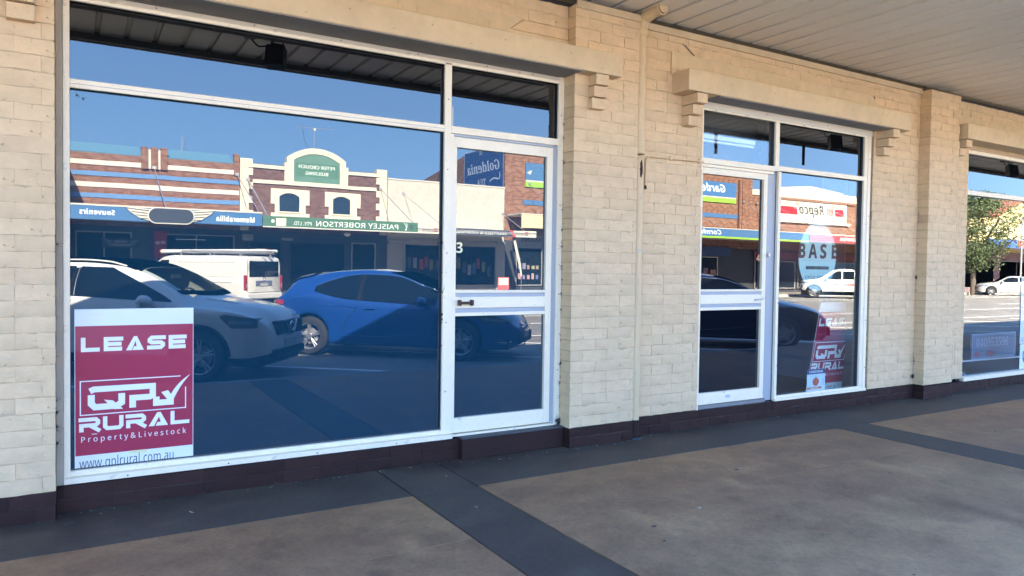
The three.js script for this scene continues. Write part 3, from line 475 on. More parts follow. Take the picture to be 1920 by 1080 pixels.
// ------------------------------------------------------------------ the awning over the footpath
{
  const a = thing('awning', 'ribbed off-white metal awning ceiling over the footpath', 'awning');
  const p = 0.2347, prof = [[0, 0], [0.186, 0], [0.194, 0.022], [0.226, 0.022], [p - 0.0005, 0.001]];
  const out = prof.concat(prof.slice().reverse().map(([x, y]) => [x, y + 0.004]));
  const g = prism(out, 0.0, 2.8, 0);
  const soff = [0, 1, 2].map((k) => mat(lin(0.76 + 0.015 * k, 0.66 + 0.015 * k, 0.50 + 0.015 * k), 0.42));
  const x0 = 4.412 - p * 62;
  for (let k = 0; k < 152; k++) { const o = add('ceiling_panel', g, soff[(rnd() * 3) | 0], a); o.position.set(x0 + k * p, 3.497, 0); o.rotation.x = 0.012; }
  add('ceiling_panels_beyond', [bx(-30, x0 - 0.003, 3.49, 3.5, 0, 2.8), bx(x0 + 152 * p + 0.003, 80, 3.49, 3.5, 0, 2.8)], soff[0], a).userData.kind = 'stuff';
  
  const dk = mat(lin(0.16, 0.155, 0.15), 0.6);
  add('edge_beam', bx(-30, 80, 3.41, 3.50, 2.80, 2.86, 0.004), dk, a);
  add('fascia', bx(-30, 80, 3.40, 3.50, 2.865, 2.885, 0.003), mat(lin(0.5, 0.46, 0.38), 0.6), a); add('roof_sheet', bx(-30, 80, 3.505, 3.515, -0.005, 2.86), M.steel, a);
  add('purlin', bx(-30, 80, 3.44, 3.484, 0.42, 0.47, 0.003), dk, a).visible = false;
  a.remove(a.children[a.children.length - 1]);
  const lights = [[1.577, 2.0, 'dark floodlight hanging under the awning above the big lease poster window'], [9.49, 2.0, 'dark floodlight hanging under the awning opposite the square pilaster'], [14.55, 2.0, 'dark floodlight hanging under the awning beyond the third shopfront']];
  for (const [x, z, label] of lights) {
    const f = thing('floodlight', label, 'floodlight', 'floodlights under the awning', [x, 3.475, z]);
    add('lamp_head', bx(-0.085, 0.085, -0.30, -0.10, -0.06, 0.06, 0.012).rotateX(0.25).rotateY(0.5), M.black, f);
    add('bracket', [bx(-0.06, 0.06, -0.1, -0.06, -0.015, 0.015, 0.003), rod([-0.05, -0.02, 0], [-0.05, -0.12, 0], 0.008), rod([0.05, -0.02, 0], [0.05, -0.12, 0], 0.008), bx(-0.07, 0.07, -0.03, 0.0, -0.05, 0.05, 0.004)], M.black, f);
    add('junction_box', new THREE.CylinderGeometry(0.055, 0.055, 0.05, 16).translate(-0.24, -0.02, 0.0), M.black, f);
    add('cable', tube([[-0.23, -0.05, 0], [-0.17, -0.11, 0.0], [-0.08, -0.09, 0], [-0.04, -0.07, 0]], 0.007, 20, 6), M.black, f);
  }
  for (const [x, l] of [[7.98, 'dark rod hanging from the awning edge, nearer the second shop door'], [9.92, 'dark rod hanging from the awning edge, nearer the pilaster']]) {
    const f = thing('hanging_rod', l, 'hanging rod', 'rods hanging from the awning edge', [x, 3.42, 2.84]);
    add('rod', bx(-0.025, 0.025, -0.32, 0.0, -0.01, 0.01, 0.003), M.black, f); add('end_plate', bx(-0.045, 0.045, -0.01, 0.005, -0.02, 0.02, 0.002), M.black, f);
  }
}
// ------------------------------------------------------------------ litter, cobwebs
{
  const leafM = [mat(lin(0.30, 0.22, 0.10), 0.8), mat(lin(0.16, 0.09, 0.045), 0.8), mat(lin(0.42, 0.38, 0.28), 0.8)];
  const G = (px, pz) => [px, pz];
  const leaf = (() => { const s = new THREE.Shape(); s.moveTo(-0.02, 0); s.quadraticCurveTo(-0.004, 0.010, 0.02, 0.001); s.quadraticCurveTo(-0.002, -0.009, -0.02, 0); const g = new THREE.ExtrudeGeometry(s, { depth: 0.0008, bevelEnabled: false, curveSegments: 5 }); g.rotateX(-Math.PI / 2); const p = g.attributes.position; for (let i = 0; i < p.count; i++) p.setY(i, p.getY(i) + 6 * p.getX(i) ** 2 + 12 * p.getZ(i) ** 2); g.computeVertexNormals(); return wuv(g); })();
  const spots = [[2.12, 0.33, 2, 'pale dry leaf on the dark strip below the plinth, beside the doorstep corner joint'], [2.62, 0.20, 1, 'curled brown leaf on the dark paving in front of the first doorstep'], [3.55, 0.62, 2, 'pale leaf at the edge between dark strip and brown panel, below the downpipe'], [2.0, 0.98, 2, 'thin pale leaf on the dark cross strip running towards the viewer'], [2.62, 2.12, 0, 'tan leaf on the brown panel nearest the bottom edge'], [3.15, 1.62, 2, 'bright pale leaf alone on the large brown panel right of the cross strip'], [0.95, 1.75, 1, 'dark leaf on the brown panel left of the cross strip'], [0.55, 0.3, 2, 'pale sliver of leaf on the dark paving under the lease poster'], [5.4, 1.5, 1, 'dark curled leaf in the middle of the widest brown panel'], [7.9, 1.6, 1, 'dark leaf on the brown panel beyond the second cross strip']];
  spots.forEach(([x, z, k, label]) => { const o = add('dead_leaf', leaf, leafM[k]); o.position.set(x, 0.002, z); o.rotation.set(0, rnd() * 6, 0); o.scale.setScalar(rr(0.6, 1.3)); tag(o, label, 'leaf', 'fallen leaves on the footpath'); });
  { // flakes of paint and crumbs along the foot of the wall
    const r = rngOf(55), g = []; for (let k = 0; k < 260; k++) { const x = -0.9 + r() * 12.5, foot = x < 2.4 ? 0.0 : x < 3.95 ? 0.1 : x < 8.08 ? 0.012 : x < 8.67 ? 0.13 : 0.012, z = foot + 0.004 + r() * r() * (k % 9 ? 0.07 : 0.45), a = 0.0025 + r() * r() * 0.011, f = new THREE.TetrahedronGeometry(a, 0); f.scale(1 + r(), 0.25, 0.7); f.rotateY(r() * 6); f.translate(x, 0.0015 + a * 0.1, z); g.push(wuv(f)); }
    const o = add('debris', g, mat(lin(0.42, 0.37, 0.30), 0.85)); o.userData.kind = 'stuff'; o.userData.label = 'pale paint flakes and crumbs scattered along the foot of the shop wall';
  }
  // cobwebs: knots of threads and caught dirt along the frames
  const webM = mat(lin(0.055, 0.05, 0.045), 0.95);
  add('screw_heads', [...[0.4, 0.95, 1.5, 2.05, 2.6, 3.0].map((x) => [x, 2.883, -0.056]), ...[0.25, 0.8, 1.35, 1.9].map((x) => [x, 0.172, -0.018]), ...[0.5, 1.0, 1.5, 2.1, 2.6].map((y) => [2.285, y, -0.05]), ...[0.6, 1.2, 1.9, 2.6].map((y) => [3.265, y, -0.05])].map(([x, y, z]) => wuv(new THREE.CylinderGeometry(0.0045, 0.0045, 0.003, 8).rotateX(Math.PI / 2).translate(x, y, z + 0.001))), M.channel, scene.getObjectByName('shop_window')).name = 'screw';
  const web = (label, list) => { const g = []; for (const [x, y, z, s] of list) { for (let k = 0; k < 5; k++) { const a = rnd() * 6.28, b = rr(-0.6, 0.6), L = s * rr(0.7, 2.6); g.push(tube([[x, y, z], [x + Math.cos(a) * L * 0.5, y + Math.sin(a) * L * 0.5 + rr(-1, 1) * s * 0.4, z + b * s * 0.5], [x + Math.cos(a) * L, y + Math.sin(a) * L, z + b * s]], 0.0007, 5, 4)); } const blob = new THREE.IcosahedronGeometry(s * rr(0.22, 0.5), 1); const p = blob.attributes.position; for (let i = 0; i < p.count; i++) p.setXYZ(i, p.getX(i) * rr(0.5, 1.4), p.getY(i) * rr(0.7, 1.9), p.getZ(i) * 0.6); blob.translate(x, y, z); g.push(blob); } const o = add('cobweb', g.map(wuv), webM); tag(o, label, 'cobweb'); };
  const run = (x, z, y0, y1, n, s0, s1) => Array.from({ length: n }, () => [x + rr(-0.006, 0.006), rr(y0, y1), z + rr(0, 0.008), rr(s0, s1)]);
  web('dirty cobwebs and dust knots beside the first shop door, in the brick reveal', run(3.287, -0.045, 0.2, 2.7, 26, 0.006, 0.02).concat([[3.255, 0.2, -0.04, 0.03], [3.28, 0.19, -0.04, 0.035]]));
  web('dust knots and threads on the mullion left of the first shop door', run(2.255, -0.055, 0.3, 1.9, 7, 0.008, 0.022));
  web('dark cobweb specks in the corner where wall meets the square pilaster', run(8.075, 0.006, 0.3, 2.1, 10, 0.006, 0.018).concat([[8.07, 1.36, 0.01, 0.03], [8.06, 0.25, 0.01, 0.035]]));
  web('dust knots along the right edge of the second shopfront', run(7.23, -0.02, 0.25, 2.3, 9, 0.006, 0.016));
  web('cobweb threads on the left pier edge beside the lease poster', run(-0.095, -0.004, 0.3, 1.6, 8, 0.005, 0.016));
  web('small cobweb in the upper left corner of the big window', [[0.0, 2.335, -0.08, 0.008], [0.03, 2.32, -0.08, 0.006]]);
}
// ------------------------------------------------------------------ ground, road, far footpath
structure('ground', new THREE.PlaneGeometry(3000, 3000).rotateX(-Math.PI / 2).translate(0, -0.26, 0), mat(lin(0.16, 0.13, 0.09), 0.95));
const FZ = 25.5, WZ = 29, KZ = 25.3;
structure('road', bx(-60, 160, -0.25, -0.15, 4.345, KZ - 0.005), mat(lin(0.36, 0.325, 0.265), 0.85, { map: repeat(T.asphalt.clone(), 3, 3) }));
structure('far_kerb', bx(-60, 160, -0.25, 0, KZ, KZ + 0.16, 0.02), mat(lin(0.42, 0.40, 0.36), 0.8));
structure('far_footpath', bx(-60, 160, -0.2, -0.002, KZ + 0.162, WZ + 0.3), mat(lin(0.45, 0.40, 0.32), 0.8, { map: T.concrete }));
{
  const L = [];
  const bay = (x, z0, len) => { const a = 48 * Math.PI / 180, d = [Math.sin(a), -Math.cos(a)], w = 0.05, n = [d[1], -d[0]]; const g = prism([[x + n[0] * w, -(z0 + n[1] * w)], [x - n[0] * w, -(z0 - n[1] * w)], [x - n[0] * w - d[0] * len, -(z0 - n[1] * w - d[1] * len)], [x + n[0] * w - d[0] * len, -(z0 + n[1] * w - d[1] * len)]], 0, 0.004); g.rotateX(-Math.PI / 2); g.translate(0, -0.15, 0); L.push(wuv(g)); };
  for (let k = -4; k < 16; k++) bay(4.2 + k * 3.55, 5.0, 5.2);
  for (let k = -4; k < 26; k++) { const x = 4 + k * 3.55, a = 48 * Math.PI / 180; const g = prism([[x - 0.05, -24.6], [x + 0.05, -24.6], [x + 0.05 + 3.6, -21.1], [x - 0.05 + 3.6, -21.1]], 0, 0.004); g.rotateX(-Math.PI / 2); g.translate(0, -0.15, 0); L.push(wuv(g)); }
  for (const z of [9.25, 12.4, 21.2]) L.push(bx(-60, 160, -0.1495, -0.146, z - 0.05, z + 0.05));
  for (let x = -60; x < 160; x += 6) L.push(bx(x, x + 3, -0.1495, -0.146, 15.1, 15.2));
  const o = structure('road_markings', L, M.lineWhite);
}
// ------------------------------------------------------------------ the far side of the street
const redBrick = repeat(brickTex(['#a06a52', '#93604a', '#a8745c', '#8c5744', '#9d6b58'], '#a08878'), 0.96, 1.03);
const plumBrick = repeat(brickTex(['#7d5a50', '#74534b', '#86635a', '#6c4a43', '#80605a'], '#8c7a72'), 0.96, 1.03);
const orangeBrick = repeat(brickTex(['#b0714f', '#a4664a', '#bd8260', '#95593f', '#b9795a'], '#b09684'), 0.96, 1.03);
const B = {
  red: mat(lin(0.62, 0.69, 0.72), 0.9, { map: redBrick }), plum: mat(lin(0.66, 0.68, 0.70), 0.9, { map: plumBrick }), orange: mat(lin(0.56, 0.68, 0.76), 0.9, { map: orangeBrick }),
  white: mat(lin(0.60, 0.58, 0.50), 0.7, { map: T.enamel }), creamR: mat(lin(0.66, 0.61, 0.46), 0.8, { map: T.enamel }), block: mat(lin(0.58, 0.555, 0.47), 0.85, { map: T.paint }),
  blue: mat(lin(0.095, 0.21, 0.40), 0.5), fasciaBlue: mat(lin(0.075, 0.17, 0.32), 0.4), green: mat(lin(0.10, 0.21, 0.155), 0.5), lime: mat(lin(0.28, 0.55, 0.06), 0.5), roofBlue: mat(lin(0.14, 0.29, 0.38), 0.5, { metalness: 0.2 }),
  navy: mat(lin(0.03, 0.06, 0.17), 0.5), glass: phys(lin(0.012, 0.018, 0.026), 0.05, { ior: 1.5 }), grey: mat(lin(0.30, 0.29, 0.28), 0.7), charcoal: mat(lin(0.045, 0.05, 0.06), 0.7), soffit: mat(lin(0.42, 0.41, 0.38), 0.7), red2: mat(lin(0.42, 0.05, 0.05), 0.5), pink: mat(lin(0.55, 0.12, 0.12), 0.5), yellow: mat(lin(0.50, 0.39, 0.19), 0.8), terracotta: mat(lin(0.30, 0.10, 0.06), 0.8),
};
// print on a board that looks back across the street (towards -z): canvas metres run from x1 down to x0
function board(parent, name, x0, x1, y0, y1, z, ppm, draw, rough = 0.5) {
  const w = x1 - x0, h = y1 - y0, W = Math.round(w * ppm), Hh = Math.round(h * ppm);
  const t = canvasTex(W, Hh, (g) => draw(g, (x) => (x1 - x) * ppm, (y) => (y1 - y) * ppm, ppm, W, Hh));
  const o = add(name, new THREE.PlaneGeometry(w, h).rotateY(Math.PI).translate((x0 + x1) / 2, (y0 + y1) / 2, z), mat(0xffffff, rough, { map: t }), parent); return o;
}
function fit(g, s, xa, xb, y, font, col, px) { g.font = font; g.fillStyle = col; g.textAlign = 'left'; const w = g.measureText(s).width; g.save(); g.translate(xa, y); g.scale((xb - xa) / w, 1); g.fillText(s, 0, 0); g.restore(); }
function awningOver(parent, x0, x1, y0, y1, zf = FZ) {
  add('awning_roof', bx(x0, x1, y1 - 0.12, y1 - 0.08, zf + 0.03, WZ - 0.02), M.steel, parent); add('awning_ceiling', bx(x0, x1, y0 + 0.12, y0 + 0.15, zf + 0.03, WZ - 0.02), B.soffit, parent);
}
function front(parent, x0, x1, y0, y1, o = {}) {   // shop window: recessed dark glass in a frame
  add('shop_glass', bx(x0, x1, y0, y1, WZ - 0.05, WZ - 0.03), B.glass, parent);
  const f = o.frame ?? B.grey; add('window_frame', [bx(x0 - 0.05, x0, y0 - 0.05, y1 + 0.05, WZ - 0.08, WZ - 0.01), bx(x1, x1 + 0.05, y0 - 0.05, y1 + 0.05, WZ - 0.08, WZ - 0.01), bx(x0, x1, y1, y1 + 0.05, WZ - 0.08, WZ - 0.01), bx(x0, x1, y0 - 0.05, y0, WZ - 0.08, WZ - 0.01), ...(o.mull ?? []).map((x) => bx(x - 0.025, x + 0.025, y0, y1, WZ - 0.075, WZ - 0.02))], f, parent);
}
function stay(parent, a, b, r = 0.018) { add('awning_stay', [rod(a, b, r, 6), bx(a[0] - 0.08, a[0] + 0.08, a[1] - 0.06, a[1] + 0.06, a[2] - 0.02, a[2] + 0.04)], M.steel, parent); }
{ // striped brick souvenir shop
  const b = thing('souvenir_shop', 'red brick shop striped white and blue above a blue fascia, mirrored at left', 'building');
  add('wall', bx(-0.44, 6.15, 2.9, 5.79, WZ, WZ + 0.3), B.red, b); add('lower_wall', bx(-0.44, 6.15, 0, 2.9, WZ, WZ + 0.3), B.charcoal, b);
  const band = (y0, y1, x0, x1, m, n) => add(n, bx(x0, x1, y0, y1, WZ - 0.025, WZ + 0.01), m, b);
  band(5.32, 5.51, -0.44, 2.29, B.white, 'white_band'); band(5.32, 5.51, 3.28, 5.92, B.white, 'white_band'); band(4.89, 5.07, -0.44, 6.15, B.blue, 'blue_band'); band(4.43, 4.63, -0.44, 6.15, B.white, 'white_band'); band(4.0, 4.18, -0.44, 6.15, B.blue, 'blue_band');
  for (const [x0, x1] of [[2.29, 2.54], [2.65, 2.91], [3.01, 3.28]]) add('brick_pier', bx(x0, x1, 5.28, 6.2, WZ - 0.1, WZ + 0.25), B.red, b);
  add('brick_pier', bx(5.92, 6.15, 5.3, 6.22, WZ - 0.06, WZ + 0.25), B.red, b);
  add('white_strip', bx(2.545, 2.645, 5.3, 6.1, WZ - 0.06, WZ + 0.2), B.white, b); add('white_strip', bx(2.915, 3.005, 5.3, 6.1, WZ - 0.06, WZ + 0.2), B.white, b);
  for (const [x0, x1] of [[-0.44, 2.29], [3.28, 5.92]]) { const g = bx(x0, x1, 0, 0.04, 0, 1.6); g.rotateX(-0.35); g.translate(0, 5.80, WZ + 0.02); add('roof_sheet', g, B.roofBlue, b); }
  awningOver(b, -0.44, 6.4, 2.96, 3.5);
  add('fascia', bx(-0.44, 6.4, 2.94, 3.44, FZ, FZ + 0.03), B.fasciaBlue, b); add('fascia_cap', bx(-0.44, 6.4, 3.44, 3.5, FZ - 0.01, FZ + 0.05), B.white, b); add('fascia_end', bx(6.372, 6.4, 2.94, 3.44, FZ + 0.031, FZ + 0.6), B.fasciaBlue, b);
  board(b, 'sign_lettering', -0.40, 6.38, 2.95, 3.43, FZ - 0.004, 150, (g, X, Y, s, W, H) => { g.fillStyle = '#3f6c99'; g.fillRect(0, 0, W, H); fit(g, 'Souvenirs', X(1.21), X(0.07), Y(3.12), 'bold 40px sans-serif', '#f2f2ea'); fit(g, 'Memorabilia', X(6.12), X(4.66), Y(3.06), 'bold 42px sans-serif', '#f2f2ea'); });
  const pill = (w, h) => { const r = h / 2, p = []; for (let i = 0; i <= 20; i++) { const t = -Math.PI / 2 + i / 20 * Math.PI; p.push([w / 2 - r + Math.cos(t) * r, Math.sin(t) * r]); } for (let i = 0; i <= 20; i++) { const t = Math.PI / 2 + i / 20 * Math.PI; p.push([-w / 2 + r + Math.cos(t) * r, Math.sin(t) * r]); } return p; };
  const wing = (s) => [[s * 0.7, 0.22], [s * 1.55, 0.30], [s * 1.38, 0.1], [s * 1.05, -0.12], [s * 0.72, -0.22]];
  for (const s of [-1, 1]) { const pts = wing(s); if (s < 0) pts.reverse(); add('sign_wing', prism(pts, 0, 0.03, 0.004).translate(3.07, 3.18, FZ - 0.05), B.white, b); for (let k = 0; k < 4; k++) add('wing_rib', rod([3.07 + s * 0.72, 3.18 + 0.16 - k * 0.1, FZ - 0.053], [3.07 + s * (1.5 - k * 0.16), 3.18 + 0.24 - k * 0.12, FZ - 0.053], 0.012, 5), M.black, b); }
  add('oval_rim', prism(pill(1.62, 0.62), 0, 0.03, 0.005).translate(3.07, 3.18, FZ - 0.085), B.white, b); add('oval_panel', prism(pill(1.53, 0.53), 0, 0.015, 0.003).translate(3.07, 3.18, FZ - 0.098), mat(lin(0.045, 0.055, 0.075), 0.35), b);
  stay(b, [2.76, 5.36, WZ - 0.1], [2.89, 3.5, FZ + 0.08]); stay(b, [6.05, 5.34, WZ - 0.06], [6.3, 3.48, FZ + 0.1]);
  front(b, 0.0, 1.9, 0.4, 2.6, { mull: [0.95] }); front(b, 2.9, 5.9, 0.4, 2.6, { mull: [4.4] });
  board(b, 'wall_sign', 0.85, 2.25, 2.0, 2.4, WZ - 0.1, 110, (g, X, Y, s, W, H) => { g.fillStyle = '#20262e'; g.fillRect(0, 0, W, H); g.strokeStyle = '#7c858c'; g.lineWidth = 3; for (const k of [-1, 1]) for (let i = 0; i < 4; i++) { g.beginPath(); g.moveTo(W / 2 + k * 36, 14 + i * 6); g.lineTo(W / 2 + k * (74 - i * 7), 6 + i * 9); g.stroke(); } fit(g, 'TEMORA', W * 0.32, W * 0.68, H * 0.48, 'bold 15px sans-serif', '#a9aba6'); fit(g, 'WOODLAND', W * 0.27, W * 0.73, H * 0.82, 'bold 15px sans-serif', '#a9aba6'); });
  board(b, 'red_banner', 2.75, 3.25, 1.6, 2.75, WZ - 0.12, 90, (g, X, Y, s, W, H) => { g.fillStyle = '#8c2f3c'; g.fillRect(0, 0, W, H); g.fillStyle = '#b9aeb2'; g.fillRect(5, H * 0.36, 16, 12); g.fillRect(24, H * 0.38, 15, 12); });
  add('strip_light', bx(3.4, 4.5, 2.35, 2.38, 27.0, 27.03), mat(lin(0.8, 0.8, 0.8), 0.4), b);
}
{ // pale parapet with arched green tablet
  const b = thing('parapet_building', 'brown brick building with cream quoins and arched green name tablet, mirrored mid window', 'building');
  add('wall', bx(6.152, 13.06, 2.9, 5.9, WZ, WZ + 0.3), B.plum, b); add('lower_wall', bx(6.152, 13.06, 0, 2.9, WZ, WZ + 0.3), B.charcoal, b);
  const z0 = WZ - 0.05, z1 = WZ + 0.32, cr = B.creamR;
  const quoin = (x, s) => { add('quoin_strip', bx(Math.min(x, x + s * 0.36), Math.max(x, x + s * 0.36), 2.9, 6.08, z0, z1), cr, b); for (let y = 3.5; y < 5.6; y += 0.62) add('quoin', bx(Math.min(x + s * 0.36, x + s * 0.54), Math.max(x + s * 0.36, x + s * 0.54), y, y + 0.31, z0, z1), cr, b); };
  quoin(6.18, 1); quoin(13.01, -1); add('quoin_cap', bx(6.18, 6.71, 5.7, 6.08, z0 - 0.01, z1 + 0.01), cr, b); add('quoin_cap', bx(12.48, 13.01, 5.7, 6.08, z0 - 0.01, z1 + 0.01), cr, b);
  add('coping', bx(6.71, 8.12, 5.71, 5.87, z0 - 0.02, z1), cr, b); add('coping', bx(11.06, 12.48, 5.71, 5.87, z0 - 0.02, z1), cr, b);
  add('string_course', bx(6.71, 12.48, 5.03, 5.19, z0 - 0.015, z1), cr, b);
  const arc = (xa, ya, xb, yTop, n = 24) => { const c = (xb - xa) / 2, h = yTop - ya, R = (c * c + h * h) / (2 * h), cy = yTop - R, cx = (xa + xb) / 2, t0 = Math.asin(c / R), p = []; for (let i = 0; i <= n; i++) { const t = -t0 + i / n * 2 * t0; p.push([cx + R * Math.sin(t), cy + R * Math.cos(t)]); } return p; };
  const tablet = [[8.52, 5.215], [10.67, 5.215], ...arc(8.52, 6.2, 10.67, 6.54).reverse()];
  add('arched_parapet', prism([[8.1, 5.19], [11.07, 5.19], [11.07, 6.05], [10.95, 6.05], ...arc(8.21, 6.31, 10.95, 6.8).reverse(), [8.21, 6.05], [8.1, 6.05]], z0, z1, 0, [tablet.slice().reverse()]), cr, b);
  add('name_tablet', prism(tablet, z0 + 0.03, z0 + 0.06), B.green, b);
  board(b, 'sign_lettering', 8.6, 10.6, 5.5, 6.1, z0 + 0.026, 170, (g, X, Y, s, W, H) => { g.fillStyle = '#4c7461'; g.fillRect(0, 0, W, H); fit(g, 'PETER CROUCH', X(10.45), X(8.73), Y(5.87), '34px sans-serif', '#f4f4ec'); fit(g, 'BUILDING', X(10.13), X(9.04), Y(5.58), '34px sans-serif', '#f4f4ec'); });
  const win = (x0, x1, gx0, gx1) => {
    const w = add('window_surround', prism([[x0, 3.3], [x1, 3.3], [x1, 3.75], [x1 - 0.18, 3.75], [x1 - 0.18, 4.15], [x1, 4.15], [x1, 4.84], [x0, 4.84], [x0, 4.15], [x0 + 0.18, 4.15], [x0 + 0.18, 3.75], [x0, 3.75]], z0, WZ + 0.1, 0, [[[gx0, 3.82], [gx1, 3.82], ...arc(gx0, 4.5, gx1, 4.66, 10).reverse()].reverse()]), cr, b);
    add('window_pane', bx(gx0, gx1, 3.82, 4.66, WZ - 0.012, WZ - 0.004), phys(lin(0.02, 0.035, 0.06), 0.05), w); add('window_sill', bx(gx0 - 0.06, gx1 + 0.06, 3.76, 3.82, z0 - 0.05, z0 + 0.05), cr, w);
  };
  win(7.5, 9.24, 7.88, 8.78); win(9.96, 11.69, 10.34, 11.18);
  awningOver(b, 6.43, 13.17, 2.96, 3.38); add('fascia', bx(6.43, 13.17, 2.95, 3.37, FZ, FZ + 0.03), B.green, b); add('fascia_cap', bx(6.43, 13.17, 2.9, 2.95, FZ - 0.005, FZ + 0.04), B.white, b);
  board(b, 'sign_lettering', 6.44, 13.16, 2.955, 3.365, FZ - 0.004, 160, (g, X, Y, s, W, H) => {
    g.fillStyle = '#4b705b'; g.fillRect(0, 0, W, H); fit(g, 'PAISLEY ROBERTSON', X(12.26), X(8.54), Y(3.03), '48px sans-serif', '#eef0ea'); fit(g, 'PTY. LTD.', X(8.4), X(7.62), Y(3.03), '32px sans-serif', '#eef0ea');
    g.fillStyle = '#e6e2c8'; g.fillRect(X(7.35), Y(3.29), 64, 50); fit(g, 'CPA', X(7.27), X(7.02), Y(3.09), '28px serif', '#4a5a50'); g.fillStyle = '#dfe6da'; g.beginPath(); g.arc(X(6.82), Y(3.16), 11, 0, 7); g.fill();
    g.strokeStyle = '#e4ece4'; g.lineWidth = 4; g.beginPath(); g.moveTo(X(12.62), Y(3.32)); g.quadraticCurveTo(X(12.7), Y(3.15), X(12.55), Y(3.0)); g.stroke(); g.beginPath(); g.moveTo(X(12.5), Y(3.33)); g.quadraticCurveTo(X(12.66), Y(3.2), X(12.6), Y(2.98)); g.stroke(); g.font = '46px serif'; g.fillStyle = '#22332b'; g.fillText('P', X(12.93), Y(3.04));
  });
  stay(b, [6.5, 5.17, z0 - 0.02], [6.62, 3.38, FZ + 0.1], 0.03); stay(b, [12.69, 5.15, z0 - 0.02], [12.95, 3.38, FZ + 0.1]);
  front(b, 6.6, 7.9, 0.1, 2.4, { frame: B.charcoal }); front(b, 8.4, 10.9, 0.6, 2.4, { frame: B.charcoal }); front(b, 11.3, 12.4, 0.1, 2.45, { frame: B.grey });
  board(b, 'wall_notice', 6.3, 6.75, 2.45, 2.72, WZ - 0.02, 90, (g, X, Y, s, W, H) => { g.fillStyle = '#9a9aa0'; g.fillRect(0, 0, W, H); g.fillStyle = '#777'; g.fillRect(4, 6, W - 8, 4); }); add('wall_notice', bx(8.0, 8.5, 2.5, 2.62, WZ - 0.03, WZ - 0.01), B.grey, b);
  board(b, 'window_lettering', 7.35, 7.75, 1.75, 2.05, WZ - 0.056, 150, (g, X, Y, s, W, H) => { g.fillStyle = '#1b222b'; g.fillRect(0, 0, W, H); g.font = '44px sans-serif'; g.fillStyle = '#6c7884'; g.fillText('qh', 6, 32); });
  add('lamp_globe', new THREE.SphereGeometry(0.13, 16, 10).scale(1.2, 0.7, 1).translate(10.6, 2.82, 27.6), mat(lin(0.7, 0.7, 0.7), 0.4), b);
}
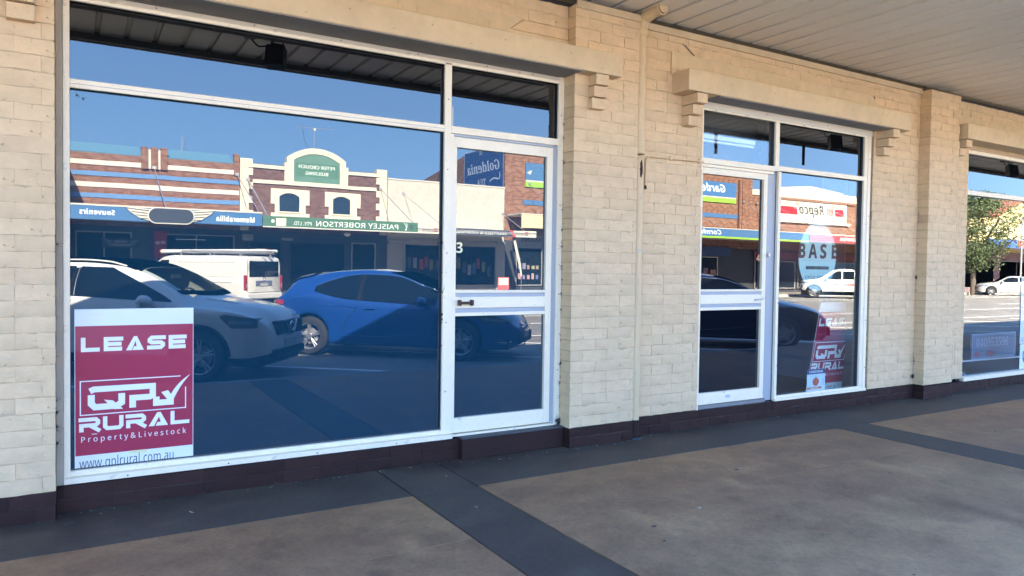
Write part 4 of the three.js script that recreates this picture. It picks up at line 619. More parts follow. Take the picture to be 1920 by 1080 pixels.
{ // plain pale wall
  const b = thing('white_shop', 'plain off-white rendered shop wall with dark trophies fascia, mirrored beside the door', 'building');
  add('wall', bx(13.062, 19.69, 2.6, 5.66, WZ, WZ + 0.3), B.block, b); add('coping', bx(13.062, 19.69, 5.66, 5.72, WZ - 0.03, WZ + 0.33), B.white, b);
  add('lower_wall', [bx(13.062, 14.0, 0, 2.6, WZ, WZ + 0.3), bx(14.0, 19.1, 0, 0.5, WZ, WZ + 0.3), bx(19.1, 19.69, 0, 2.6, WZ, WZ + 0.3)], B.grey, b); add('pier', bx(19.16, 19.69, 0, 2.8, WZ - 0.12, WZ - 0.001), B.grey, b);
  add('window_head', bx(13.1, 19.69, 2.5, 2.75, WZ - 0.1, WZ - 0.001), B.grey, b);
  front(b, 14.0, 19.1, 0.5, 2.48, { mull: [16.4] });
  awningOver(b, 13.2, 19.5, 2.92, 3.22); add('fascia', bx(13.2, 19.52, 2.91, 3.22, FZ + 0.05, FZ + 0.08), B.white, b);
  board(b, 'sign_lettering', 13.2, 19.52, 2.915, 3.215, FZ + 0.046, 160, (g, X, Y, s, W, H) => {
    g.fillStyle = '#d2cdb9'; g.fillRect(0, 0, W, H); g.fillStyle = '#454c55'; g.beginPath(); g.moveTo(X(18.0), 0); g.lineTo(X(14.35), 0); g.lineTo(X(14.45), H); g.lineTo(X(18.2), H); g.fill(); g.fillStyle = '#d9434a'; g.beginPath(); g.moveTo(X(18.2), 0); g.lineTo(X(18.0), 0); g.lineTo(X(18.2), H); g.lineTo(X(18.36), H); g.fill();
    fit(g, 'TROPHIES & EMBROIDERY', X(17.86), X(14.6), Y(2.99), 'bold 30px sans-serif', '#e8ebe8');
    for (const [a, c] of [[19.04, 18.34], [14.16, 13.42]]) { g.fillStyle = '#d6333c'; g.fillRect(X(a + 0.02), Y(3.17), 30, 28); fit(g, 'Millers', X(a), X(c), Y(2.99), 'italic bold 30px sans-serif', '#33383e'); }
  });
  stay(b, [13.9, 5.0, WZ], [14.6, 3.2, FZ + 0.2], 0.012); stay(b, [19.6, 4.3, WZ], [19.0, 3.2, FZ + 0.2], 0.015);
  const cols = [[0.5, 0.09, 0.05], [0.12, 0.14, 0.2], [0.4, 0.4, 0.42], [0.1, 0.2, 0.35], [0.35, 0.1, 0.12], [0.3, 0.3, 0.1]], r = rngOf(9);
  for (let k = 0; k < 16; k++) { const x = 14.1 + k * 0.3 + r() * 0.1, y = 0.9 + r() * 0.5; add('garment', bx(x, x + 0.2, y, y + 0.55, WZ - 0.07, WZ - 0.052, 0.005), mat(lin(...cols[k === 2 ? 0 : 1 + (k % 5)]).multiplyScalar(0.5), 0.9), b); }
  const p = thing('sandwich_board', 'small red and white leaning pavement sign outside the far white shop', 'sign'); p.position.set(18.3, 0, 26.6); p.rotation.y = 0.5;
  add('panel', bx(-0.28, 0.28, 0.02, 0.95, -0.02, 0.0, 0.004).rotateX(0.18), B.red2, p); add('panel_print', bx(-0.24, 0.24, 0.55, 0.9, -0.025, -0.021).rotateX(0.18), B.white, p); add('back_panel', bx(-0.28, 0.28, 0.02, 0.95, 0.0, 0.02, 0.004).rotateX(-0.18).translate(0, 0, 0.36), B.red2, p);
  const f = thing('feather_banner', 'leaning white feather banner by the dark alcove right of the white shop', 'banner');
  add('cloth', prism([[19.86, 2.85], [20.02, 2.88], [20.36, 1.6], [20.42, 1.0], [20.36, 0.9], [20.25, 1.4]], 28.3, 28.32), B.white, f); add('pole', rod([20.4, 0, 28.33], [20.38, 1.3, 28.33], 0.015), M.steel, f);
}
{ // tall orange brick store with painted tea sign on its side
  const b = thing('brick_store', 'tall orange brick store with painted tea sign and lime striped panels, in both doors', 'building');
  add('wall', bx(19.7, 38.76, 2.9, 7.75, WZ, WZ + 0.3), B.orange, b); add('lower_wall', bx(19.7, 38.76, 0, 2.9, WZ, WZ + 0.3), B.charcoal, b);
  const side = prism([[-46, 0], [-29.301, 0], [-29.301, 8.05], [-32.7, 8.15], [-46, 6.2]], 0, 0.3); side.rotateY(Math.PI / 2); add('side_wall', wuv(side.translate(19.7, 0, 0)), B.orange, b);
  const tea = canvasTex(1000, 560, (g, W, H) => {
    g.fillStyle = '#2f4a80'; g.fillRect(0, 0, W, H); g.strokeStyle = '#c9ccd0'; g.lineWidth = 8; g.strokeRect(4, 4, W - 8, H - 8); g.fillStyle = '#d9d6c8'; g.font = 'bold 70px serif'; g.textAlign = 'center'; g.fillText('52', 560, 70);
    g.font = 'italic bold 150px serif'; g.lineWidth = 5; g.strokeStyle = '#8f9bb0'; g.fillStyle = '#c3cad6'; g.textAlign = 'left'; g.save(); g.translate(70, 290); g.rotate(0.0); g.scale(1.22, 1.1); g.fillText('Goldenia', 0, 0); g.restore();
    g.beginPath(); g.lineWidth = 16; g.strokeStyle = '#c3cad6'; g.moveTo(90, 330); g.quadraticCurveTo(60, 420, 150, 400); g.quadraticCurveTo(240, 370, 330, 420); g.stroke(); g.font = 'bold 110px serif'; g.fillText('TEA', 420, 450);
  });
  add('painted_sign', new THREE.PlaneGeometry(4.65, 2.6).rotateY(-Math.PI / 2).translate(19.694, 6.82, 31.5), mat(0xffffff, 0.6, { map: tea }), b);
  add('panel_sign', bx(20.95, 37.2, 6.17, 7.14, WZ - 0.08, WZ - 0.001), B.fasciaBlue, b); add('panel_stripe', bx(20.95, 37.2, 5.83, 6.165, WZ - 0.08, WZ - 0.001), B.lime, b); add('panel_line', bx(20.95, 37.2, 6.12, 6.2, WZ - 0.085, WZ - 0.081), B.white, b);
  board(b, 'sign_lettering', 32.6, 37.1, 6.22, 7.1, WZ - 0.084, 90, (g, X, Y, s, W, H) => { g.fillStyle = '#46719f'; g.fillRect(0, 0, W, H); fit(g, 'Garden', X(36.25), X(33.6), Y(6.5), 'italic bold 60px sans-serif', '#f0f2f0'); });
  add('white_bird_mark', prism([[21.0, 6.6], [21.25, 6.5], [21.35, 6.75], [21.15, 6.68]], WZ - 0.084, WZ - 0.081), B.white, b);
  add('blue_band', bx(20.84, 37.65, 4.86, 5.12, WZ - 0.03, WZ + 0.01), B.fasciaBlue, b); add('downpipe', rod([37.5, 3.4, WZ - 0.08], [37.5, 7.4, WZ - 0.08], 0.06), mat(lin(0.15, 0.07, 0.05), 0.7), b); add('pier', bx(37.85, 38.76, 3.0, 7.75, WZ - 0.05, WZ - 0.001), B.orange, b);
  add('valance', bx(19.8, 23.2, 3.5, 4.2, 27.4, 27.45), mat(lin(0.62, 0.55, 0.33), 0.7), b); add('valance_cap', bx(19.8, 23.2, 4.2, 4.26, 27.38, 28.9), B.white, b);
  awningOver(b, 23.3, 40.1, 3.3, 3.9); add('fascia', bx(23.3, 40.1, 3.42, 3.86, FZ, FZ + 0.03), B.fasciaBlue, b); add('fascia_stripe', bx(23.3, 40.1, 3.31, 3.415, FZ, FZ + 0.03), B.lime, b); add('fascia_cap', bx(23.3, 40.1, 3.865, 3.91, FZ - 0.01, FZ + 0.05), B.white, b);
  board(b, 'sign_lettering', 29.0, 33.0, 3.43, 3.855, FZ - 0.004, 110, (g, X, Y, s, W, H) => { g.fillStyle = '#46719f'; g.fillRect(0, 0, W, H); fit(g, 'Cornfo', X(32.3), X(30.55), Y(3.53), 'italic bold 40px sans-serif', '#f0f2f0'); });
  board(b, 'name_sign', 20.4, 22.6, 2.55, 3.2, WZ - 0.02, 90, (g, X, Y, s, W, H) => { g.fillStyle = '#8a8684'; g.fillRect(0, 0, W, H); fit(g, 'BMANS', X(22.35), X(20.73), Y(2.84), 'bold 26px sans-serif', '#3a3f48'); g.fillStyle = '#77757a'; for (let k = 0; k < 12; k++) g.fillRect(30 + k * 11, Y(2.72), 7, 7); });
  front(b, 20.47, 22.05, 0.5, 2.5, { frame: B.grey }); front(b, 24, 30, 0.4, 2.5, { mull: [26, 28] }); front(b, 31.2, 35.6, 0.2, 2.25, { frame: B.white, mull: [33.4] }); add('navy_panel', bx(30.5, 36.8, 2.35, 2.95, WZ - 0.12, WZ - 0.09), B.navy, b);
  const r = rngOf(21); for (let k = 0; k < 10; k++) { const x = 20.55 + (k % 5) * 0.29, y = k < 5 ? 1.35 : 0.8; add('shelf_item', bx(x, x + 0.14 + r() * 0.08, y, y + 0.15 + r() * 0.2, WZ - 0.075, WZ - 0.052, 0.004), mat(lin(0.1 + r() * 0.3, 0.12 + r() * 0.2, 0.15 + r() * 0.2), 0.8), b); }
  for (let k = 0; k < 7; k++) { const x = 31.4 + k * 0.6; add('shelf_item', bx(x, x + 0.3 + r() * 0.2, 0.5 + r() * 0.6, 1.2 + r() * 0.7, WZ - 0.075, WZ - 0.052, 0.004), mat(lin(0.1 + r() * 0.25, 0.1 + r() * 0.15, 0.1 + r() * 0.1), 0.8), b); }
  for (const [x, x2] of [[21.2, 21.6], [31, 32.6], [37.9, 38.4], [39.2, 39.5]]) stay(b, [x, 6.0, WZ - 0.1], [x2, 3.9, FZ + 0.1], 0.014);
}
{ // car parts store
  const b = thing('parts_store', 'brick car parts store with cream parapet and red trimmed sign, mirrored in second shop window', 'building');
  add('wall', bx(38.77, 52, 2.9, 6.55, WZ + 0.05, WZ + 0.35), B.orange, b); add('lower_wall', bx(38.77, 52, 0, 2.9, WZ + 0.05, WZ + 0.35), B.charcoal, b);
  add('parapet', prism([[38.77, 6.55], [52, 6.55], [52, 7.05], [48.5, 7.1], [48.45, 7.22], [44.9, 7.5], [41.3, 7.22], [41.25, 6.95], [38.77, 6.9]], WZ, WZ + 0.4), B.creamR, b); add('brick_ledge', bx(40.5, 49.9, 6.4, 6.56, WZ - 0.06, WZ - 0.001), B.orange, b);
  add('sign_board', bx(40.6, 48.8, 5.02, 6.34, WZ - 0.1, WZ - 0.001), B.white, b); add('sign_base', bx(40.4, 49.25, 4.85, 5.02, WZ - 0.13, WZ - 0.001), B.creamR, b);
  board(b, 'sign_lettering', 40.62, 48.78, 5.04, 6.32, WZ - 0.104, 90, (g, X, Y, s, W, H) => {
    g.fillStyle = '#d2cbb6'; g.fillRect(0, 0, W, H); const bar = (x, y, w, h, sk) => { g.fillStyle = '#d0262f'; g.beginPath(); g.moveTo(x + sk, y); g.lineTo(x + w + sk, y); g.lineTo(x + w, y + h); g.lineTo(x, y + h); g.fill(); };
    bar(X(43.35), Y(5.95), X(41.0) - X(43.35), 48, 14); bar(X(48.5), Y(6.0), 90, 46, 8); for (let k = 0; k < 4; k++) bar(X(47.3) + k * 18, Y(6.02), 10, 50, 10);
    g.fillStyle = 'rgba(208,70,60,0.45)'; for (const c of [48.0, 47.2, 43.2, 42.2, 41.4]) { g.beginPath(); g.arc(X(c), Y(6.06), 26, Math.PI, 0); g.fill(); }
    fit(g, 'Repco', X(46.3), X(43.5), Y(5.5), 'italic bold 84px sans-serif', '#26282c'); g.fillStyle = '#b9b09a'; g.fillRect(10, H - 14, W - 20, 3);
  });
  awningOver(b, 40.6, 52, 3.36, 3.84); add('fascia', bx(40.2, 52, 3.36, 3.82, FZ - 0.02, FZ + 0.01), B.pink, b); add('fascia_cap', bx(40.2, 52, 3.825, 3.9, FZ - 0.04, FZ + 0.03), B.creamR, b);
  board(b, 'sign_lettering', 40.3, 47.5, 3.37, 3.815, FZ - 0.024, 90, (g, X, Y, s, W, H) => { g.fillStyle = '#c2474a'; g.fillRect(0, 0, W, H); fit(g, 'Accessories', X(46.2), X(43.2), Y(3.5), 'bold 34px sans-serif', '#f3dcd6'); });
  front(b, 39.2, 43.2, 0.3, 2.1, { mull: [41] }); front(b, 43.6, 51.5, 0.3, 2.1, { mull: [45.5, 47.5, 49.5] }); add('red_band', bx(39, 52, 2.25, 2.75, WZ - 0.1, WZ - 0.06), mat(lin(0.16, 0.03, 0.04), 0.6), b);
  for (const [x, x2] of [[41, 42.2], [43, 44.2], [45.1, 46.3], [47, 49.5]]) stay(b, [x, 5.9, WZ - 0.1], [x2, 3.85, FZ + 0.1], 0.014);
}
{ // farther along: yellow gabled building, tree
  const b = thing('yellow_building', 'yellow rendered building with red gable roof beyond the tree, mirrored at far right', 'building');
  add('wall', prism([[52.1, 0], [98, 0], [98, 6.6], [80, 6.6], [74.6, 8.3], [69.5, 6.5], [52.1, 5.2]], WZ, WZ + 0.3), B.yellow, b);
  for (const [xa, ya, xb, yb] of [[69.3, 6.45, 74.6, 8.35], [74.6, 8.35, 80.2, 6.45]]) { const L = Math.hypot(xb - xa, yb - ya), g = bx(0, L, -0.02, 0.14, -0.35, 9); g.rotateZ(Math.atan2(yb - ya, xb - xa)); g.translate(xa, ya, WZ); add('roof', g, B.terracotta, b); }
  for (const y of [5.2, 5.45]) add('string_course', bx(66, 98, y, y + 0.1, WZ - 0.06, WZ - 0.001), B.creamR, b);
  add('window', bx(75.5, 76.5, 4.5, 5.1, WZ - 0.03, WZ - 0.001), B.glass, b); add('lower_wall', bx(52.1, 98, 0, 3.4, WZ - 0.05, WZ - 0.001), mat(lin(0.22, 0.12, 0.13), 0.7), b);
  add('fascia', bx(62, 98, 3.62, 4.3, FZ, FZ + 0.04), mat(lin(0.05, 0.13, 0.42), 0.5), b); add('fascia_panel', bx(66.5, 69.0, 3.7, 4.25, FZ - 0.02, FZ - 0.001), mat(lin(0.6, 0.12, 0.06), 0.5), b); awningOver(b, 62, 98, 3.6, 4.2);
  front(b, 63, 70, 0.3, 2.6, { mull: [65, 67] }); front(b, 71, 80, 0.3, 2.6, { mull: [74, 77] });
  const pole = thing('street_pole', 'plain grey street pole in front of the yellow building', 'pole'); add('shaft', new THREE.CylinderGeometry(0.06, 0.08, 6.2, 12).translate(66.5, 3.0, 25.2), M.steel, pole); add('cap', new THREE.SphereGeometry(0.07, 10, 6).translate(66.5, 6.1, 25.2), M.steel, pole);
  const t = thing('street_tree', 'leafy green street tree in front of the yellow building, mirrored at far right', 'tree', undefined, [58.6, -0.15, 24.9]);
  const bark = mat(lin(0.09, 0.07, 0.055), 0.9);
  const limbs = [[[0, 0, 0], [0.1, 1.4, 0.05], [0, 2.6, 0]]], r = rngOf(31);
  add('trunk', [tube([[0, 0, 0], [0.08, 1.2, 0.05], [0.0, 2.4, 0.05], [0.1, 3.6, 0]], 0.16, 12, 8), ...Array.from({ length: 9 }, (_, k) => { const a = k * 2.4, h = 1.9 + r() * 1.6, L = 1.4 + r() * 1.6; return tube([[0.02, h, 0.03], [Math.cos(a) * L * 0.5, h + 0.9, Math.sin(a) * L * 0.5], [Math.cos(a) * L, h + 1.6 + r(), Math.sin(a) * L]], 0.05, 8, 6); })].map(wuv), bark, t);
  for (let m = 0; m < 3; m++) {
    const P = [], I = [];
    for (let c = 0; c < 64; c++) {
      const a = r() * 6.28, q = Math.sqrt(r()), y = 2.2 + r() * 5.3, R = 3.1 * Math.sin(Math.PI * clamp((y - 1.7) / 6.6, 0.05, 0.98)) * (0.75 + 0.4 * r()), cx = Math.cos(a) * q * R, cz = Math.sin(a) * q * R, s = 0.45 + r() * 0.45;
      for (let k = 0; k < 70; k++) {
        const u = r() * 6.28, v = Math.acos(2 * r() - 1), d = s * Math.cbrt(r()), x = cx + d * Math.sin(v) * Math.cos(u), yy = y + d * Math.cos(v) * 0.8, z = cz + d * Math.sin(v) * Math.sin(u), e = 0.07 + 0.06 * r(), A = new THREE.Vector3(r() - 0.5, r() - 0.5, r() - 0.5).normalize().multiplyScalar(e), Bv = new THREE.Vector3(r() - 0.5, r() - 0.5, r() - 0.5).cross(A).normalize().multiplyScalar(e * 0.55), i0 = P.length / 3;
        P.push(x - A.x, yy - A.y, z - A.z, x + Bv.x, yy + Bv.y, z + Bv.z, x + A.x, yy + A.y, z + A.z, x - Bv.x, yy - Bv.y, z - Bv.z); I.push(i0, i0 + 1, i0 + 2, i0, i0 + 2, i0 + 3);
      }
    }
    const g = new THREE.BufferGeometry(); g.setAttribute('position', new THREE.Float32BufferAttribute(P, 3)); g.setIndex(I); const h = g.toNonIndexed(); h.computeVertexNormals();
    add('crown', h, phys(lin(...[[0.055, 0.085, 0.022], [0.08, 0.115, 0.03], [0.11, 0.14, 0.045]][m]), 0.8, { transmission: 0.35, thickness: 0, side: THREE.DoubleSide }), t);
  }
}
{ // the block west of the striped shop stands forward and shades its end
  const b = thing('corner_block', 'plain brick block standing forward, left of the striped shop, whose shade crosses its end', 'building');
  add('wall', bx(-16, -0.45, 0, 5.55, 26.4, 34), B.plum, b); add('coping', bx(-16, -0.44, 5.55, 5.65, 26.35, 34.05), B.white, b); add('window', bx(-7, -4, 3.8, 4.9, 26.37, 26.399), B.glass, b);
}
{ // aerials
  const a = thing('aerial', 'small ladder-shaped television aerial above the striped brick shop', 'aerial', undefined, [4.06, 6.2, 31]);
  add('mast', rod([0, -0.3, 0], [0, 0.95, 0], 0.012, 6), M.steel, a); add('boom', rod([-0.06, 0.2, 0], [0.12, 0.9, 0.0], 0.008, 6), M.steel, a); for (let k = 0; k < 6; k++) add('element', rod([0.04, 0.3 + k * 0.11, -0.12], [0.2, 0.3 + k * 0.11, 0.1], 0.007, 5), M.steel, a);
  const c = thing('aerial', 'wide T-shaped television aerial above the arched parapet', 'aerial', undefined, [10.02, 6.6, 31]);
  add('mast', rod([0, -0.6, 0], [0, 1.5, 0], 0.014, 6), M.steel, c); add('boom', rod([-0.83, 1.48, 0], [0.92, 1.52, 0], 0.012, 6), M.steel, c); add('amplifier', bx(-0.05, 0.05, 1.38, 1.5, -0.04, 0.04, 0.01), B.white, c);
  for (let k = 0; k < 9; k++) { const x = -0.75 + k * 0.2; add('element', rod([x, 1.5, -0.15], [x, 1.5, 0.15], 0.006, 5), M.steel, c); } add('reflector', [rod([-0.6, 1.36, -0.2], [-0.56, 1.64, 0.2], 0.008, 5), rod([-0.66, 1.64, -0.2], [-0.5, 1.36, 0.2], 0.008, 5)], M.steel, c); add('cable', tube([[-0.55, 1.4, 0], [-0.5, 0.9, 0], [-0.3, 0.5, 0], [0, 0.3, 0]], 0.008, 16, 5), M.black, c);
  add('guy_wire', rod([0, 1.0, 0], [0.35, -0.6, 0.4], 0.004, 4), M.steel, c);
  const w = thing('flagpole', 'thin white pole rising behind the parapet beside the first door', 'pole', undefined, [18.5, 5, 33]); add('shaft', rod([0, 0, 0], [0, 5.6, 0], 0.02, 6), B.white, w);
}
// ------------------------------------------------------------------ cars: a skin drawn through cross sections
function curve(pts) {   // smooth monotone curve through points sorted by x
  const n = pts.length, d = [], m = [];
  for (let i = 0; i < n - 1; i++) d.push((pts[i + 1][1] - pts[i][1]) / (pts[i + 1][0] - pts[i][0]));
  m[0] = d[0]; m[n - 1] = d[n - 2]; for (let i = 1; i < n - 1; i++) m[i] = d[i - 1] * d[i] <= 0 ? 0 : 2 * d[i - 1] * d[i] / (d[i - 1] + d[i]);
  return (x) => {
    if (x <= pts[0][0]) return pts[0][1]; if (x >= pts[n - 1][0]) return pts[n - 1][1];
    let i = 0; while (x > pts[i + 1][0]) i++;
    const h = pts[i + 1][0] - pts[i][0], t = (x - pts[i][0]) / h, t2 = t * t, t3 = t2 * t;
    return (2 * t3 - 3 * t2 + 1) * pts[i][1] + (t3 - 2 * t2 + t) * h * m[i] + (-2 * t3 + 3 * t2) * pts[i + 1][1] + (t3 - t2) * h * m[i + 1];
  };
}
const SEG = 4, NU = 8 * SEG;
class Skin {
  constructor(c) {
    this.c = c; this.top = curve(c.top); this.belt = curve(c.belt); this.hw = curve(c.hw); this.rw = curve(c.rw); this.bot = curve(c.bot);
    this.memo = new Map();
  }
  section(x) {   // half a cross section, sill to roof middle: list of [z, y]
    const key = Math.round(x * 2000); if (this.memo.has(key)) return this.memo.get(key);
    const c = this.c, yt = this.top(x), w = this.hw(x), be = Math.min(this.belt(x), yt - 0.07), ye = yt - (c.crown ?? 0.045), rw = Math.min(this.rw(x), w - 0.04);
    let yb = this.bot(x);
    for (const a of c.axles) { const d = Math.abs(x - a), R = c.tyre + (c.arch ?? 0.06); if (d < R) yb = Math.max(yb, c.tyre + Math.sqrt(R * R - d * d)); }
    yb = Math.min(yb, be - 0.12);
    const k = [[w - 0.14, yb], [w - 0.02, yb + 0.02], [w, lerp(yb, be, 0.45)], [w - 0.002, lerp(yb, be, 0.78)], [w - 0.03, be], [lerp(w - 0.03, rw, 0.45) + 0.012, lerp(be, ye, 0.52)], [rw, ye], [rw * 0.62, yt - 0.012], [0, yt]];
    const out = [];
    for (let s = 0; s < 8; s++) for (let j = 0; j < SEG; j++) {
      const t = j / SEG, p0 = k[Math.max(0, s - 1)], p1 = k[s], p2 = k[s + 1], p3 = k[Math.min(8, s + 2)];
      out.push([0, 1].map((q) => { const a = 0.38; const m1 = (p2[q] - p0[q]) * a * (s === 0 ? 1 : 1), m2 = (p3[q] - p1[q]) * a; return (2 * t ** 3 - 3 * t * t + 1) * p1[q] + (t ** 3 - 2 * t * t + t) * m1 + (-2 * t ** 3 + 3 * t * t) * p2[q] + (t ** 3 - t * t) * m2; }));
    }
    out.push([0, yt]); this.memo.set(key, out); return out;
  }
  at(x, u, side) { const s = this.section(x), f = clamp(u, 0, 8) * SEG, i = Math.min(NU - 1, Math.floor(f)), t = f - i; return new THREE.Vector3(x, lerp(s[i][1], s[i + 1][1], t), side * lerp(s[i][0], s[i + 1][0], t)); }
  uOfY(x, y) { const s = this.section(x); for (let i = SEG; i < 7 * SEG; i++) if (s[i + 1][1] >= y) return (i + clamp((y - s[i][1]) / Math.max(1e-5, s[i + 1][1] - s[i][1]), 0, 1)) / SEG; return 6.8; }
  normal(x, u, side) { const e = 0.012, a = this.at(x + e, u, side).sub(this.at(x - e, u, side)), b = this.at(x, Math.min(8, u + 0.06), side).sub(this.at(x, u - 0.06, side)); const n = a.cross(b).normalize(); const p = this.at(x, u, side), c = new THREE.Vector3(p.x, 0.7, 0); if (n.dot(p.sub(c)) < 0) n.negate(); return n; }
  body(holes = []) {
    const c = this.c, xs = []; const x0 = c.hw[0][0], x1 = c.hw[c.hw.length - 1][0], n = 96;
    for (let i = 0; i <= n; i++) { const t = i / n; xs.push(lerp(x0, x1, t)); }
    for (const a of c.axles) { const R = c.tyre + (c.arch ?? 0.06); for (const s of [-1, 1]) for (const e of [0.001, 0.006, 0.02, 0.05]) xs.push(a + s * (R - e)); xs.push(a - R - 0.002, a + R + 0.002); }
    for (const e of [0.01, 0.025, 0.045]) xs.push(x0 + e, x1 - e);
    xs.sort((a, b) => a - b);
    const P = [], I = [], row = 2 * NU + 1;
    for (const x of xs) { const s = this.section(x); for (let i = 0; i <= NU; i++) P.push(x, s[i][1], s[i][0]); for (let i = NU - 1; i >= 0; i--) P.push(x, s[i][1], -s[i][0]); }
    for (let k = 0; k + 1 < xs.length; k++) for (let i = 0; i + 1 < row; i++) {
      const a = k * row + i, b = a + row, xm = (xs[k] + xs[k + 1]) / 2, ii = i < NU ? i + 0.5 : 2 * NU - i - 0.5, um = ii / SEG, ym = (P[3 * a + 1] + P[3 * a + 4]) / 2;
      if (holes.some((h) => h(xm, um, ym))) continue;
      I.push(a, b, a + 1, a + 1, b, b + 1);
    }
    for (const [k, f] of [[0, 1], [xs.length - 1, -1]]) { const m = P.length / 3, x = xs[k]; P.push(x, (this.top(x) + this.bot(x)) / 2, 0); for (let i = 0; i < row; i++) { const a = k * row + i, b = k * row + (i + 1) % row; f > 0 ? I.push(m, a, b) : I.push(m, b, a); } }
    const g = new THREE.BufferGeometry(); g.setAttribute('position', new THREE.Float32BufferAttribute(P, 3)); g.setIndex(I); return wuv(toCreasedNormals(g, 0.7));
  }
  // a strip of the skin between two edges lo(x) and hi(x), in heights (y) or across (u), lifted by off
  strip(xa, xb, lo, hi, side, off = 0.006, mode = 'y', nx = 40, ny = 10) {
    const P = [], Nn = [], I = [];
    for (let i = 0; i <= nx; i++) { const x = lerp(xa, xb, i / nx), l = lo(x), h = Math.max(l, hi(x)); for (let j = 0; j <= ny; j++) { const q = lerp(l, h, j / ny), u = mode === 'y' ? this.uOfY(x, q) : q, n = this.normal(x, u, side), p = this.at(x, u, side).addScaledVector(n, off); P.push(p.x, p.y, p.z); Nn.push(n.x, n.y, n.z); } }
    for (let i = 0; i < nx; i++) for (let j = 0; j < ny; j++) { const a = i * (ny + 1) + j, b = a + ny + 1; side > 0 ? I.push(a, b, a + 1, a + 1, b, b + 1) : I.push(a, a + 1, b, a + 1, b + 1, b); }
    const g = new THREE.BufferGeometry(); g.setAttribute('position', new THREE.Float32BufferAttribute(P, 3)); g.setAttribute('normal', new THREE.Float32BufferAttribute(Nn, 3)); g.setIndex(I); return wuv(g);
  }
  // glass across the car: xe(v) is the x of the lower edge at v from -1 to 1, xt that of the upper edge; reach: how near the side (u)
  screen(xe, xt, u0 = 6.25, off = 0.006, nx = 16, nv = 24) {
    const P = [], Nn = [], I = [];
    for (let i = 0; i <= nx; i++) for (let j = 0; j <= nv; j++) { const v = lerp(-1, 1, j / nv), x = lerp(xe(v), xt(v), i / nx), side = v < 0 ? -1 : 1, u = lerp(8, u0, Math.abs(v)), n = this.normal(x, Math.min(u, 7.95), side); if (Math.abs(v) < 1e-3) n.z = 0; const p = this.at(x, u, side).addScaledVector(n.normalize(), off); P.push(p.x, p.y, p.z); Nn.push(n.x, n.y, n.z); }
    const f = xt(0) > xe(0) ? -1 : 1;
    for (let i = 0; i < nx; i++) for (let j = 0; j < nv; j++) { const a = i * (nv + 1) + j, b = a + nv + 1; f > 0 ? I.push(a, a + 1, b, a + 1, b + 1, b) : I.push(a, b, a + 1, a + 1, b, b + 1); }
    const g = new THREE.BufferGeometry(); g.setAttribute('position', new THREE.Float32BufferAttribute(P, 3)); g.setAttribute('normal', new THREE.Float32BufferAttribute(Nn, 3)); g.setIndex(I); return wuv(g);
  }
  // line drawn on the skin: a thin dark gap or a bright moulding
  line(pts, side, w, off = 0.004) { return tube(pts.map(([x, y]) => { const u = this.uOfY(x, y); const p = this.at(x, u, side).addScaledVector(this.normal(x, u, side), off); return [p.x, p.y, p.z]; }), w, pts.length * 6, 5); }
}
const C = {
  glass: phys(lin(0.004, 0.006, 0.008), 0.0, { ior: 1.4 }), trim: phys(lin(0.006, 0.006, 0.007), 0.5, { specularIntensity: 0.4 }), chrome: mat(lin(0.75, 0.75, 0.77), 0.15, { metalness: 1 }), alloy: mat(lin(0.55, 0.56, 0.58), 0.3, { metalness: 0.8 }), lampClear: phys(lin(0.35, 0.37, 0.4), 0.1, { metalness: 0.5, clearcoat: 1, clearcoatRoughness: 0 }), lampDark: phys(lin(0.05, 0.055, 0.065), 0.1, { clearcoat: 1, clearcoatRoughness: 0 }), lampRed: phys(lin(0.30, 0.012, 0.02), 0.15, { clearcoat: 1, clearcoatRoughness: 0 }), plate: mat(lin(0.4, 0.4, 0.36), 0.5), gap: mat(lin(0.01, 0.01, 0.012), 0.8), well: mat(lin(0.006, 0.006, 0.007), 0.9),
};
function makeWheel(R, w, spokes, twin, m = C.alloy) {
  const g = new THREE.Group(); g.name = 'wheel';
  const tyre = new THREE.LatheGeometry([[R * 0.66, -w / 2], [R * 0.86, -w / 2 - 0.006], [R * 0.965, -w / 2 + 0.018], [R, -w / 2 + 0.05], [R, w / 2 - 0.05], [R * 0.965, w / 2 - 0.018], [R * 0.86, w / 2 + 0.006], [R * 0.66, w / 2]].map((p) => new THREE.Vector2(...p)), 40).rotateX(Math.PI / 2);
  add('tyre', wuv(tyre), M.rubber, g);
  const parts = [new THREE.LatheGeometry([[R * 0.70, w / 2 - 0.004], [R * 0.655, w / 2 + 0.002], [R * 0.63, w / 2 - 0.02], [R * 0.62, -w / 2 + 0.03]].map((p) => new THREE.Vector2(...p)), 40).rotateX(Math.PI / 2), new THREE.CylinderGeometry(R * 0.15, R * 0.17, 0.03, 16).rotateX(Math.PI / 2).translate(0, 0, w / 2 - 0.022)];
  for (let k = 0; k < spokes; k++) for (const s of twin ? [-1, 1] : [0]) { const a = k / spokes * Math.PI * 2 + s * twin, b = bx(R * 0.12, R * 0.65, -R * (twin ? 0.035 : 0.06), R * (twin ? 0.035 : 0.06), w / 2 - 0.05, w / 2 - 0.018, 0.008); b.rotateZ(a); parts.push(b); }
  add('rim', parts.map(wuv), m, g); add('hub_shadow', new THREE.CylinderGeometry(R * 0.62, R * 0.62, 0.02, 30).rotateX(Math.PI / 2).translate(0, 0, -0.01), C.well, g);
  add('brake_disc', new THREE.CylinderGeometry(R * 0.42, R * 0.42, 0.016, 30).rotateX(Math.PI / 2).translate(0, 0, 0.012), M.steel, g);
  return g;
}
